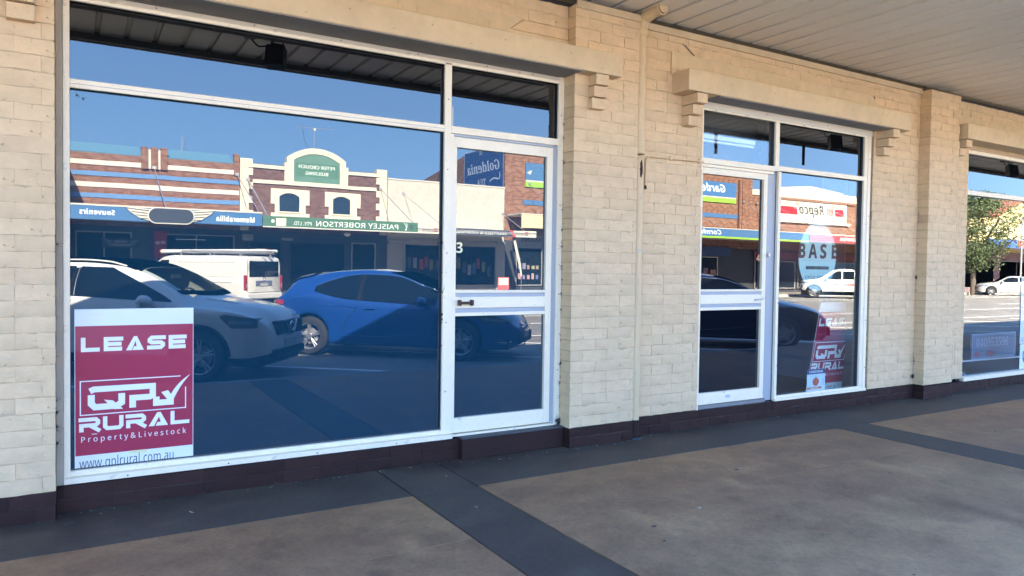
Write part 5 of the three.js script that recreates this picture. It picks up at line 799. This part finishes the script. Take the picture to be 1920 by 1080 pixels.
// builds the parts every car has; place at the near rear (or front) hub afterwards
function makeCar(name, label, c, paint, extra) {
  const t = thing(name, label, c.category ?? 'car'), s = new Skin(c);
  add('body', s.body(c.holes ?? []), paint, t);
  add('underbody', [bx(c.hw[0][0] + 0.15, c.hw[c.hw.length - 1][0] - 0.15, 0.2, c.tyre * 1.1, -(c.width / 2 - 0.24), c.width / 2 - 0.24), ...c.axles.map((a) => bx(a - c.tyre - 0.05, a + c.tyre + 0.05, 0.25, c.tyre * 2 + 0.04, -(c.width / 2 - 0.23), c.width / 2 - 0.23))], C.well, t);
  for (const a of c.axles) for (const side of [1, -1]) { const w = makeWheel(c.tyre, 0.21, ...(c.wheel ?? [5, 0.12])); w.position.set(a, c.tyre, side * (c.width / 2 - 0.125)); if (side < 0) w.rotation.y = Math.PI; w.rotation.z = c.spin ?? 0.3; t.add(w); }
  extra(t, s); return t;
}
function aim(t, hub, hubX, hw, ang, nearSide) {   // put the wheel hub at (hub) on the ground and turn the nose; ang is the heading's angle from -z towards +x
  // local +x is the nose. rotation.y = r turns +x to (cos r, -sin r) in (x, z)
  const d = [Math.sin(ang), -Math.cos(ang)], r = Math.atan2(-d[1], d[0]); t.rotation.y = r;
  const zx = [Math.sin(r), Math.cos(r)];   // where local +z points
  t.position.set(hub[0] - d[0] * hubX - zx[0] * hw * nearSide, -0.15, hub[1] - d[1] * hubX - zx[1] * hw * nearSide);
}
const carPaint = (r, g, b, o = {}) => phys(lin(r, g, b), 0.35, { clearcoat: 1, clearcoatRoughness: 0.02, ...o });
const D2R = Math.PI / 180;
const both = (f) => [1, -1].map(f);
function mirrorPair(t, x, y, z, m) { for (const s of [1, -1]) { const g = new THREE.SphereGeometry(1, 20, 12).scale(0.10, 0.085, 0.13); const p = g.attributes.position; for (let i = 0; i < p.count; i++) if (p.getX(i) < -0.03) p.setX(i, -0.03); g.computeVertexNormals(); const o = add('door_mirror', [wuv(g), bx(-0.03, 0.03, -0.07, -0.03, -0.12, 0.0, 0.01)].map((q) => q.clone()), m, t); o.position.set(x, y, s * z); if (s < 0) o.scale.z = 1; } }
// --- white crossover
{
  const c = {
    width: 1.78, tyre: 0.34, arch: 0.05, axles: [0, 2.63], wheel: [5, 0.13], crown: 0.085,
    top: [[-0.78, 0.88], [-0.74, 1.05], [-0.62, 1.32], [-0.42, 1.5], [0.1, 1.6], [0.8, 1.615], [1.4, 1.57], [1.75, 1.46], [2.2, 1.24], [2.55, 1.08], [2.85, 1.04], [3.1, 1.0], [3.3, 0.94], [3.43, 0.84], [3.49, 0.7]],
    belt: [[-0.78, 0.8], [-0.6, 1.12], [0, 1.1], [0.6, 1.06], [1.6, 1.0], [2.2, 0.985], [2.6, 0.97], [3.1, 0.90], [3.35, 0.80], [3.49, 0.6]],
    hw: [[-0.78, 0.62], [-0.72, 0.74], [-0.5, 0.85], [0, 0.885], [1.3, 0.885], [2.63, 0.885], [2.95, 0.86], [3.2, 0.79], [3.36, 0.68], [3.45, 0.52], [3.49, 0.4]],
    rw: [[-0.78, 0.5], [-0.4, 0.55], [0.2, 0.6], [1.2, 0.62], [1.8, 0.63], [2.3, 0.67], [2.6, 0.72], [3.0, 0.70], [3.3, 0.56], [3.49, 0.3]],
    bot: [[-0.78, 0.45], [-0.6, 0.3], [0, 0.26], [2.6, 0.26], [3.2, 0.26], [3.44, 0.32], [3.49, 0.42]],
  };
  c.holes = [(x, u, y) => x > 1.66 && x < 2.36 && u > 6.5];
  const white = carPaint(0.72, 0.71, 0.66);
  const t = makeCar('parked_crossover', 'white crossover car with dark glass roof, parked nose-in and mirrored behind the lease poster', c, white, (t, s) => {
    for (const sd of [1, -1]) {
      add('side_window', s.strip(-0.55, 0.78, (x) => 1.14 - 0.03 * x, (x) => Math.min(1.505 - 0.02 * x, 1.14 + (x + 0.55) * 1.6), sd), C.glass, t);
      add('side_window', s.strip(0.86, 2.22, (x) => 1.14 - 0.045 * x, (x) => Math.min(1.505 - 0.02 * x, 1.50 - (x - 1.25) * 0.42 - Math.max(0, x - 1.25) ** 2 * 0.04), sd), C.glass, t);
      add('window_pillar', s.strip(0.775, 0.865, (x) => 1.1, (x) => 1.47, sd, 0.007), C.trim, t); add('pillar_edge', [s.line([[0.765, 1.12], [0.70, 1.3], [0.66, 1.48]], sd, 0.006, 0.008), s.line([[0.87, 1.11], [0.85, 1.3], [0.84, 1.48]], sd, 0.006, 0.008)], C.lampClear, t);
      add('sill_cladding', s.strip(0.40, 2.24, () => 0.3, () => 1.3, sd, 0.006, 'u', 30, 6), C.trim, t);
      add('door_gap', [s.line([[0.82, 0.4], [0.84, 1.05]], sd, 0.004), s.line([[2.16, 0.5], [2.2, 0.75], [2.14, 1.0]], sd, 0.004), s.line([[0.36, 0.75], [0.2, 1.08]], sd, 0.004)], C.gap, t);
      for (const x of [0.98, -0.05]) add('door_handle', s.line([[x, 0.93], [x + 0.12, 0.935], [x + 0.22, 0.93]], sd, 0.014, 0.02), white, t);
      add('headlight', s.strip(2.90, 3.34, (x) => 0.715 + Math.max(0, 3.06 - x) * 0.95, (x) => 0.905 - (x - 2.90) * 0.16 - Math.max(0, 2.96 - x) * 0.6, sd, 0.006), C.lampDark, t);
      add('headlight_reflector', s.strip(3.02, 3.28, (x) => 0.775 - (x - 3.02) * 0.04, (x) => 0.815 - (x - 3.02) * 0.04, sd, 0.009, 'y', 12, 3), C.lampClear, t);
      add('wheel_arch_trim', (() => { const P = []; for (let k = 0; k <= 20; k++) { const a = lerp(0.05, Math.PI - 0.05, k / 20); P.push([2.63 + Math.cos(a) * 0.405, 0.34 + Math.sin(a) * 0.405]); } return P; })().length ? [0, 2.63].map((ax) => tube(Array.from({ length: 21 }, (_, k) => { const a = lerp(0.02, Math.PI - 0.02, k / 20), x = ax + Math.cos(a) * 0.4, p = s.at(x, 1.0, sd); return [x, 0.34 + Math.sin(a) * 0.4, p.z + sd * 0.004]; }), 0.022, 40, 6)) : null, C.trim, t);
      add('taillight', s.strip(-0.76, -0.5, () => 0.82, () => 1.05, sd), C.lampRed, t); add('roof_rail', tube(Array.from({ length: 9 }, (_, k) => { const x = -0.3 + k * 0.22, p = s.at(x, 6.2, sd); return [x, p.y + 0.03 * (k > 0 && k < 8 ? 1 : 0.2), p.z]; }), 0.013, 40, 6), white, t);
      add('fog_lamp', new THREE.CylinderGeometry(0.06, 0.06, 0.03, 20).rotateZ(Math.PI / 2).rotateY(sd * -0.75).translate(3.30, 0.42, sd * 0.68), C.lampDark, t);
    }
    add('windscreen', s.screen((v) => 2.44 - 0.20 * v * v, (v) => 1.62 - 0.05 * v * v, 6.2), phys(lin(0.8, 0.86, 0.84), 0, { transmission: 1, thickness: 0, ior: 1.6 }), t);
    add('windscreen_surround', [s.screen((v) => 1.66, (v) => 1.56 - 0.05 * v * v, 6.2, 0.007, 4), s.screen((v) => 2.46 - 0.2 * v * v, (v) => 2.34 - 0.17 * v * v, 6.2, 0.007, 4)], C.trim, t);
    add('roof_glass', s.screen((v) => 1.60, () => -0.3, 6.12, 0.006), C.glass, t); add('rear_window', s.screen((v) => -0.66, () => -0.42, 6.4), C.glass, t);
    add('grille', bx(3.40, 3.505, 0.60, 0.79, -0.42, 0.42, 0.02), C.trim, t); add('grille_bar', [rod([3.508, 0.79, -0.18], [3.512, 0.60, -0.08], 0.013), rod([3.508, 0.79, 0.18], [3.512, 0.60, 0.08], 0.013), new THREE.TorusGeometry(0.06, 0.014, 8, 24).rotateY(Math.PI / 2).translate(3.515, 0.70, 0), bx(3.505, 3.52, 0.685, 0.715, -0.085, 0.085), bx(3.5, 3.512, 0.595, 0.612, -0.1, 0.1)], C.chrome, t);
    add('bumper_intake', bx(3.40, 3.50, 0.30, 0.42, -0.5, 0.5, 0.02), C.trim, t); add('number_plate', bx(3.495, 3.507, 0.44, 0.54, -0.19, 0.19, 0.003), C.plate, t);
    add('bumper_cladding', both((sd) => s.strip(2.99, 3.45, () => 0.0, () => 1.25, sd, 0.006, 'u', 24, 6)), C.trim, t);
    add('bonnet_crease', both((sd) => tube([[2.5, s.at(2.5, 7.0, sd).y + 0.002, s.at(2.5, 7.0, sd).z], [2.9, s.at(2.9, 7.05, sd).y + 0.003, s.at(2.9, 7.05, sd).z], [3.3, s.at(3.3, 7.1, sd).y, s.at(3.3, 7.1, sd).z]], 0.006, 16, 6)), white, t);
    mirrorPair(t, 1.94, 1.05, 0.98, white);
    // what the windscreen shows
    const dk = mat(lin(0.05, 0.05, 0.055), 0.8), g = [bx(2.0, 2.5, 0.7, 0.98, -0.66, 0.66, 0.06)];
    for (const z of [-0.36, 0.36]) g.push(bx(1.0, 1.12, 0.75, 1.22, z - 0.22, z + 0.22, 0.05), bx(1.0, 1.09, 1.24, 1.40, z - 0.12, z + 0.12, 0.03));
    add('dashboard_and_seats', g, dk, t); add('steering_wheel', [new THREE.TorusGeometry(0.185, 0.016, 8, 30).rotateY(Math.PI / 2).rotateZ(0.45).translate(1.86, 1.02, 0.36), bx(1.85, 1.88, 0.99, 1.04, 0.2, 0.52, 0.01)], mat(lin(0.12, 0.12, 0.13), 0.4), t); add('rear_view_mirror', bx(1.78, 1.81, 1.33, 1.39, -0.11, 0.11, 0.01), dk, t);
  });
  aim(t, [1.34, 5.25], 2.63, 0.885, 53 * D2R, -1);
}
// --- blue three-door hatch
const hatch = {
  width: 1.84, tyre: 0.335, arch: 0.045, axles: [0, 2.695], wheel: [5, 0.11], crown: 0.05,
  top: [[-0.82, 0.72], [-0.8, 0.9], [-0.7, 1.0], [-0.56, 1.14], [-0.42, 1.33], [0, 1.42], [0.4, 1.475], [0.95, 1.50], [1.4, 1.46], [1.8, 1.34], [2.2, 1.14], [2.5, 1.02], [2.8, 0.965], [3.15, 0.89], [3.4, 0.80], [3.55, 0.68], [3.62, 0.54]],
  belt: [[-0.82, 0.66], [-0.7, 0.93], [-0.3, 1.06], [0.1, 1.07], [0.5, 1.0], [1.1, 0.94], [1.8, 0.90], [2.4, 0.89], [2.8, 0.87], [3.2, 0.78], [3.5, 0.62], [3.62, 0.5]],
  hw: [[-0.82, 0.6], [-0.76, 0.74], [-0.55, 0.86], [0, 0.92], [0.5, 0.915], [1.6, 0.905], [2.69, 0.92], [3.05, 0.88], [3.3, 0.78], [3.5, 0.62], [3.58, 0.48], [3.62, 0.36]],
  rw: [[-0.82, 0.5], [-0.4, 0.52], [0.2, 0.58], [1.0, 0.60], [1.7, 0.62], [2.2, 0.68], [2.6, 0.74], [3.0, 0.72], [3.4, 0.56], [3.62, 0.26]],
  bot: [[-0.82, 0.42], [-0.7, 0.28], [0, 0.22], [2.7, 0.20], [3.3, 0.2], [3.55, 0.24], [3.62, 0.34]],
};
function dressHatch(paint) {
  return (t, s) => {
    for (const sd of [1, -1]) {
      const lo = (x) => 0.985 - 0.055 * (x - 0.6) + 0.17 * Math.max(0, 0.75 - x) ** 1.6, hi = (x) => Math.max(lo(x), Math.min(1.395 - 0.115 * (x - 1.0) ** 2 - Math.max(0, 1.0 - x) ** 2 * 0.15 - Math.max(0, x - 1.6) * 0.20, 1.39));
      add('side_window', s.strip(0.09, 0.88, lo, hi, sd), C.glass, t); add('side_window', s.strip(0.955, 2.26, lo, hi, sd), C.glass, t); add('window_pillar', s.strip(0.876, 0.957, lo, hi, sd, 0.007), C.trim, t);
      add('window_moulding', s.line(Array.from({ length: 15 }, (_, k) => { const x = lerp(0.09, 2.28, k / 14); return [x, hi(x) + 0.012]; }), sd, 0.0085, 0.006), C.chrome, t);
      add('door_gap', [s.line([[0.9, 0.98], [0.86, 0.82], [0.72, 0.66], [0.6, 0.42]], sd, 0.004), s.line([[2.2, 0.95], [2.26, 0.7], [2.2, 0.35]], sd, 0.004)], C.gap, t);
      add('body_crease', s.line([[-0.5, 0.86], [0.2, 0.87], [0.9, 0.85]], sd, 0.010, -0.003), paint, t); add('lower_crease', s.line([[0.6, 0.36], [1.4, 0.37], [2.0, 0.44]], sd, 0.010, -0.002), paint, t);
      add('door_handle', s.line([[1.02, 0.83], [1.12, 0.835], [1.22, 0.83]], sd, 0.013, 0.018), paint, t);
      add('taillight', s.strip(-0.80, -0.48, (x) => 0.84 + 0.1 * (x + 0.8), (x) => 0.97 - 0.1 * (x + 0.8), sd), C.lampRed, t);
      add('headlight', s.strip(2.86, 3.5, (x) => 0.66 - (x - 2.86) * 0.05 + Math.max(0, 3.1 - x) * 0.55, (x) => 0.83 - (x - 2.86) * 0.17, sd), C.lampDark, t); add('headlight_reflector', s.strip(3.1, 3.42, (x) => 0.69 - (x - 3.1) * 0.12, (x) => 0.725 - (x - 3.1) * 0.12, sd, 0.009, 'y', 10, 3), C.lampClear, t);
      add('fog_lamp', s.line([[3.3, 0.33], [3.42, 0.31], [3.5, 0.33]], sd, 0.012), C.chrome, t);
    }
    add('windscreen', s.screen((v) => 2.52 - 0.26 * v * v, (v) => 1.42 - 0.08 * v * v, 6.25), C.glass, t); add('rear_window', s.screen((v) => -0.62 + 0.02 * v * v, () => -0.40, 6.3), C.glass, t);
    add('roof_spoiler', both((sd) => s.strip(-0.56, -0.1, () => 6.1, () => 8, sd, 0.03, 'u', 14, 8)), paint, t);
    add('grille', bx(3.58, 3.635, 0.28, 0.46, -0.5, 0.5, 0.02), C.trim, t); add('grille_bar', [bx(3.6, 3.64, 0.545, 0.57, -0.36, 0.36, 0.008), new THREE.TorusGeometry(0.05, 0.009, 8, 20).rotateY(Math.PI / 2).translate(3.64, 0.56, 0)], C.chrome, t); add('number_plate', bx(3.634, 3.642, 0.37, 0.46, -0.19, 0.19, 0.002), C.plate, t); add('lower_lip', tube([[3.3, 0.25, -0.74], [3.5, 0.235, -0.55], [3.6, 0.23, 0], [3.5, 0.235, 0.55], [3.3, 0.25, 0.74]], 0.012, 30, 6), M.steel, t);
    mirrorPair(t, 2.05, 0.97, 1.0, paint);
  };
}
{
  const blue = phys(lin(0.007, 0.052, 0.25), 0.32, { metalness: 0.25, clearcoat: 1, clearcoatRoughness: 0.02 });
  const t = makeCar('parked_hatchback', 'bright blue three-door hatchback parked nose-in, mirrored right half of the big window', hatch, blue, dressHatch(blue)); aim(t, [3.40, 7.62], 0, 0.92, 47 * D2R, -1);
  const navy = phys(lin(0.006, 0.010, 0.028), 0.3, { clearcoat: 1, clearcoatRoughness: 0.02 });
  const n = makeCar('parked_hatchback', 'very dark navy car parked nose-in, mirrored low in the second shopfront', { ...hatch, tyre: 0.335 }, navy, dressHatch(navy)); aim(n, [11.95, 4.75], 2.695, 0.92, 47 * D2R, -1);
}
// --- white van across the road
{
  const c = {
    width: 1.95, tyre: 0.34, arch: 0.05, axles: [0, 3.2], wheel: [6, 0], crown: 0.05, category: 'van',
    top: [[-1.06, 1.85], [-1.03, 1.93], [-0.9, 1.97], [0, 1.99], [2.2, 1.98], [2.7, 1.93], [3.1, 1.72], [3.55, 1.32], [3.8, 1.16], [4.1, 1.05], [4.2, 0.9], [4.22, 0.75]],
    belt: [[-1.06, 1.15], [2.2, 1.15], [3.2, 1.1], [3.9, 1.0], [4.22, 0.65]],
    hw: [[-1.06, 0.88], [-1.02, 0.93], [-0.8, 0.965], [0, 0.975], [3.2, 0.975], [3.8, 0.9], [4.1, 0.75], [4.2, 0.6], [4.22, 0.5]],
    rw: [[-1.06, 0.78], [-0.6, 0.82], [2.4, 0.82], [3.0, 0.76], [3.6, 0.74], [4.0, 0.68], [4.22, 0.4]],
    bot: [[-1.06, 0.4], [-0.9, 0.28], [4.0, 0.28], [4.22, 0.4]],
  };
  const white = carPaint(0.6, 0.59, 0.53);
  const t = makeCar('work_van', 'white work van with long pipes on its roof rack, parked across the road', c, white, (t, s) => {
    for (const sd of [1, -1]) {
      add('cab_window', s.strip(2.35, 3.3, () => 1.18, (x) => Math.min(1.78, 1.78 - Math.max(0, x - 2.75) * 0.75), sd), C.glass, t);
      for (const [xa, xb] of [[-0.6, 0.55], [0.75, 1.95]]) add('side_panel', [s.line([[xa, 1.2], [xb, 1.2]], sd, 0.009, 0.002), s.line([[xa, 1.72], [xb, 1.72]], sd, 0.009, 0.002), s.line([[xa, 1.2], [xa, 1.72]], sd, 0.009, 0.002), s.line([[xb, 1.2], [xb, 1.72]], sd, 0.009, 0.002)], white, t);
      add('door_gap', [s.line([[0.66, 0.5], [0.66, 1.8]], sd, 0.006), s.line([[2.1, 0.5], [2.1, 1.8]], sd, 0.006), s.line([[-0.5, 0.98], [0.6, 0.98]], sd, 0.008)], C.gap, t);
      add('taillight', [bx(-1.085, -0.99, 0.72, 1.26, sd * 0.895 - 0.055, sd * 0.895 + 0.055, 0.02)], C.lampRed, t); add('reverse_lamp', bx(-1.092, -1.0, 0.8, 0.95, sd * 0.885 - 0.03, sd * 0.885 + 0.03, 0.008), C.lampClear, t);
      add('headlight', s.strip(3.85, 4.18, () => 0.78, () => 0.98, sd), C.lampDark, t);
    }
    add('rear_window', bx(-1.082, -1.05, 1.2, 1.78, -0.74, 0.74, 0.03), C.glass, t); add('tailgate_gap', [bx(-1.064, -1.055, 0.62, 0.635, -0.8, 0.8), bx(-1.064, -1.055, 0.62, 1.84, -0.845, -0.835), bx(-1.064, -1.055, 0.62, 1.84, 0.835, 0.845)], C.gap, t);
    add('plate_recess', bx(-1.075, -1.05, 0.86, 1.06, -0.42, 0.42, 0.02), mat(lin(0.12, 0.14, 0.2), 0.5), t); add('number_plate', bx(-1.085, -1.07, 0.86, 0.96, -0.19, 0.19, 0.003), C.plate, t); add('badge', new THREE.TorusGeometry(0.06, 0.012, 8, 20).rotateY(Math.PI / 2).translate(-1.07, 1.13, 0), C.chrome, t); add('rear_bumper', bx(-1.13, -0.95, 0.38, 0.60, -0.9, 0.9, 0.05), white, t);
    add('windscreen', s.screen((v) => 3.6 - 0.2 * v * v, (v) => 2.75, 6.2), C.glass, t);
    add('roof_rack', [-0.7, 0.6, 1.9].flatMap((x) => [bx(x - 0.02, x + 0.02, 2.07, 2.10, -0.8, 0.8), bx(x - 0.02, x + 0.02, 1.93, 2.09, -0.8, -0.76), bx(x - 0.02, x + 0.02, 1.93, 2.09, 0.76, 0.8)]).concat([bx(-0.9, 2.3, 2.055, 2.075, -0.79, -0.76), bx(-0.9, 2.3, 2.055, 2.075, 0.76, 0.79)]), M.steel, t);
  });
  aim(t, [4.6, 21.6], -0.6, 0.97, 52 * D2R, -1);
  t.rotation.y += Math.PI; t.position.set(4.95, -0.15, 22.2); t.scale.y = 0.935; t.rotation.y = 0; { const a = 38 * D2R, d = [-Math.sin(a), Math.cos(a)]; t.rotation.y = Math.atan2(-d[1], d[0]); }
  const P = thing('pipe_bundle', 'bundle of long white pipes strapped along the roof rack of the white van', 'pipes', undefined, t.position.toArray()); P.rotation.y = t.rotation.y; P.scale.y = 0.935;
  const pm = mat(lin(0.68, 0.67, 0.63), 0.4); add('pipe', rod([-0.75, 2.17, -0.5], [4.05, 2.12, -0.42], 0.085, 14), pm, P); add('pipe', rod([-1.2, 2.15, -0.28], [2.3, 2.15, -0.28], 0.06, 12), pm, P); add('pipe', rod([-1.55, 2.16, -0.05], [2.2, 2.15, -0.05], 0.05, 12), pm, P); add('ladder_rail', rod([-1.65, 2.14, 0.25], [2.4, 2.14, 0.25], 0.03, 8), M.steel, P);
  for (const [x, z, y] of [[-0.76, -0.5, 2.17], [4.06, -0.42, 2.12]]) add('end_cap', rod([x - 0.03, y, z], [x + 0.03, y, z], 0.088, 14), mat(lin(0.5, 0.22, 0.14), 0.6), P); for (const x of [0.0, 1.4, 2.6]) add('strap', new THREE.TorusGeometry(0.092, 0.01, 6, 20).rotateY(Math.PI / 2).translate(x, 2.165 - x * 0.0104, -0.488 + x * 0.0167), C.trim, P);
}
// --- white utility across the road
{
  const c = {
    width: 1.83, tyre: 0.38, arch: 0.06, axles: [0, 3.0], wheel: [6, 0], crown: 0.05, category: 'ute', spin: 0.1,
    top: [[-1.2, 1.02], [-1.15, 1.1], [0.5, 1.12], [0.62, 1.13], [0.72, 1.70], [0.9, 1.77], [1.4, 1.79], [1.9, 1.72], [2.3, 1.48], [2.62, 1.26], [2.8, 1.18], [3.3, 1.12], [3.7, 1.0], [3.78, 0.85], [3.8, 0.75]],
    belt: [[-1.2, 1.0], [0.6, 1.1], [2.4, 1.08], [2.8, 1.06], [3.4, 0.98], [3.8, 0.65]],
    hw: [[-1.2, 0.85], [-1.1, 0.9], [0, 0.91], [3.0, 0.915], [3.4, 0.86], [3.65, 0.72], [3.8, 0.5]],
    rw: [[-1.2, 0.82], [0.55, 0.86], [0.75, 0.64], [1.8, 0.64], [2.4, 0.68], [2.8, 0.76], [3.4, 0.7], [3.8, 0.35]],
    bot: [[-1.2, 0.5], [-0.9, 0.42], [3.2, 0.4], [3.8, 0.5]],
  };
  const white = carPaint(0.62, 0.61, 0.56);
  const t = makeCar('utility', 'white dual-cab utility with red striped lettering, parked across the road', c, white, (t, s) => {
    for (const sd of [1, -1]) {
      add('side_window', s.strip(0.82, 1.42, () => 1.16, (x) => 1.62, sd), C.glass, t); add('side_window', s.strip(1.5, 2.46, () => 1.14, (x) => Math.min(1.63, 1.63 - Math.max(0, x - 1.75) * 0.72), sd), C.glass, t);
      add('door_gap', [s.line([[1.45, 0.5], [1.46, 1.12]], sd, 0.006), s.line([[2.5, 0.55], [2.52, 1.1]], sd, 0.006), s.line([[0.62, 0.55], [0.62, 1.1]], sd, 0.006)], C.gap, t); add('door_handle', s.line([[1.56, 1.0], [1.66, 1.0], [1.76, 1.0]], sd, 0.014, 0.012), C.trim, t);
      add('headlight', s.strip(3.3, 3.72, (x) => 0.9 - (x - 3.3) * 0.05, (x) => 1.0 - (x - 3.3) * 0.08, sd), C.lampDark, t); add('fog_lamp', bx(3.6, 3.72, 0.62, 0.8, sd * 0.68 - 0.06, sd * 0.68 + 0.06, 0.02), C.trim, t); add('wheel_arch_trim', [0, 3.0].map((ax) => tube(Array.from({ length: 15 }, (_, k) => { const a = lerp(0.02, Math.PI - 0.02, k / 14), x = ax + Math.cos(a) * 0.45, p = s.at(x, 1, sd); return [x, 0.38 + Math.sin(a) * 0.45, p.z]; }), 0.02, 28, 6)), C.trim, t);
      add('side_step', rod([0.7, 0.42, sd * 0.86], [2.3, 0.42, sd * 0.86], 0.04, 8), C.trim, t);
      const art = canvasTex(512, 80, (g) => { g.fillStyle = '#e9e7dd'; g.fillRect(0, 0, 512, 80); const rev = sd > 0; g.font = 'italic bold 74px sans-serif'; g.fillStyle = '#2d2f33'; g.textAlign = 'left'; g.fillText('Repco', rev ? 300 : 10, 60); g.fillStyle = '#d23a3c'; for (let k = 0; k < 6; k++) { const x = rev ? 265 - k * 38 : 228 + k * 38, w = 8 + k * 5; g.beginPath(); g.moveTo(x + 8, 14); g.lineTo(x + w + 8, 14); g.lineTo(x + w, 62); g.lineTo(x, 62); g.fill(); } });
      const o = add('door_lettering', new THREE.PlaneGeometry(1.9, 0.27), mat(0xffffff, 0.4, { map: art }), t); if (sd < 0) o.rotation.y = Math.PI; o.position.set(1.48, 0.84, sd * 0.921);
    }
    add('windscreen', s.screen((v) => 2.66 - 0.2 * v * v, () => 1.95, 6.25), C.glass, t); add('grille', bx(3.74, 3.82, 0.7, 0.98, -0.42, 0.42, 0.02), C.trim, t); add('lower_bumper', bx(3.55, 3.8, 0.45, 0.6, -0.7, 0.7, 0.05), C.trim, t); add('tub_liner', bx(-1.1, 0.5, 1.121, 1.13, -0.72, 0.72), C.trim, t);
    mirrorPair(t, 2.28, 1.18, 1.0, white);
  });
  const a = 40 * D2R, d = [-Math.sin(a), Math.cos(a)], r = Math.atan2(-d[1], d[0]); t.rotation.y = r;
  const zx = [Math.sin(r), Math.cos(r)], sgn = zx[1] < 0 ? 1 : -1; t.position.set(37.9 - d[0] * 3.0 - zx[0] * 0.9 * sgn, -0.15, 23.4 - d[1] * 3.0 - zx[1] * 0.9 * sgn);
}
// --- silver sedan farther along
{
  const c = {
    width: 1.76, tyre: 0.32, arch: 0.05, axles: [0, 2.6], wheel: [7, 0], crown: 0.05,
    top: [[-1.05, 0.85], [-1.0, 0.98], [-0.6, 1.06], [-0.35, 1.12], [0.1, 1.36], [0.5, 1.46], [1.0, 1.48], [1.5, 1.42], [1.95, 1.2], [2.3, 1.02], [2.7, 0.97], [3.1, 0.9], [3.4, 0.78], [3.48, 0.6]],
    belt: [[-1.05, 0.8], [-0.4, 1.0], [0.5, 0.98], [1.8, 0.93], [2.4, 0.9], [3.1, 0.8], [3.48, 0.5]],
    hw: [[-1.05, 0.6], [-0.9, 0.8], [0, 0.88], [2.6, 0.88], [3.1, 0.8], [3.38, 0.6], [3.48, 0.36]],
    rw: [[-1.05, 0.5], [-0.4, 0.6], [0.3, 0.58], [1.4, 0.58], [2.0, 0.66], [2.5, 0.74], [3.1, 0.64], [3.48, 0.26]],
    bot: [[-1.05, 0.4], [-0.8, 0.24], [3.2, 0.22], [3.48, 0.32]],
  };
  const silver = carPaint(0.5, 0.5, 0.48, { metalness: 0.3 });
  const t = makeCar('parked_sedan', 'silver four-door sedan parked across the road, mirrored in the third shopfront', c, silver, (t, s) => {
    for (const sd of [1, -1]) { const hi = (x) => Math.min(1.37, 1.40 - 0.17 * (x - 0.85) ** 2 - Math.max(0, x - 1.5) * 0.3); add('side_window', s.strip(-0.15, 0.78, () => 1.04, hi, sd), C.glass, t); add('side_window', s.strip(0.86, 2.0, () => 0.985, hi, sd), C.glass, t); add('door_gap', [s.line([[0.82, 0.3], [0.82, 1.0]], sd, 0.005), s.line([[2.0, 0.4], [2.0, 0.93]], sd, 0.005)], C.gap, t); add('headlight', s.strip(2.8, 3.36, () => 0.66, (x) => 0.84 - (x - 2.8) * 0.12, sd), C.lampClear, t); add('taillight', s.strip(-1.0, -0.75, () => 0.8, () => 0.98, sd), C.lampRed, t); }
    add('windscreen', s.screen((v) => 2.3 - 0.22 * v * v, () => 1.5, 6.25), C.glass, t); add('rear_window', s.screen((v) => -0.3, () => 0.3, 6.25), C.glass, t); add('grille', bx(3.42, 3.495, 0.4, 0.6, -0.4, 0.4, 0.02), C.trim, t); mirrorPair(t, 1.9, 1.02, 0.96, silver);
  });
  const a = 40 * D2R, d = [-Math.sin(a), Math.cos(a)]; t.rotation.y = Math.atan2(-d[1], d[0]); t.position.set(61.5, -0.15, 22.4);
}
renderer.render(scene, camera);
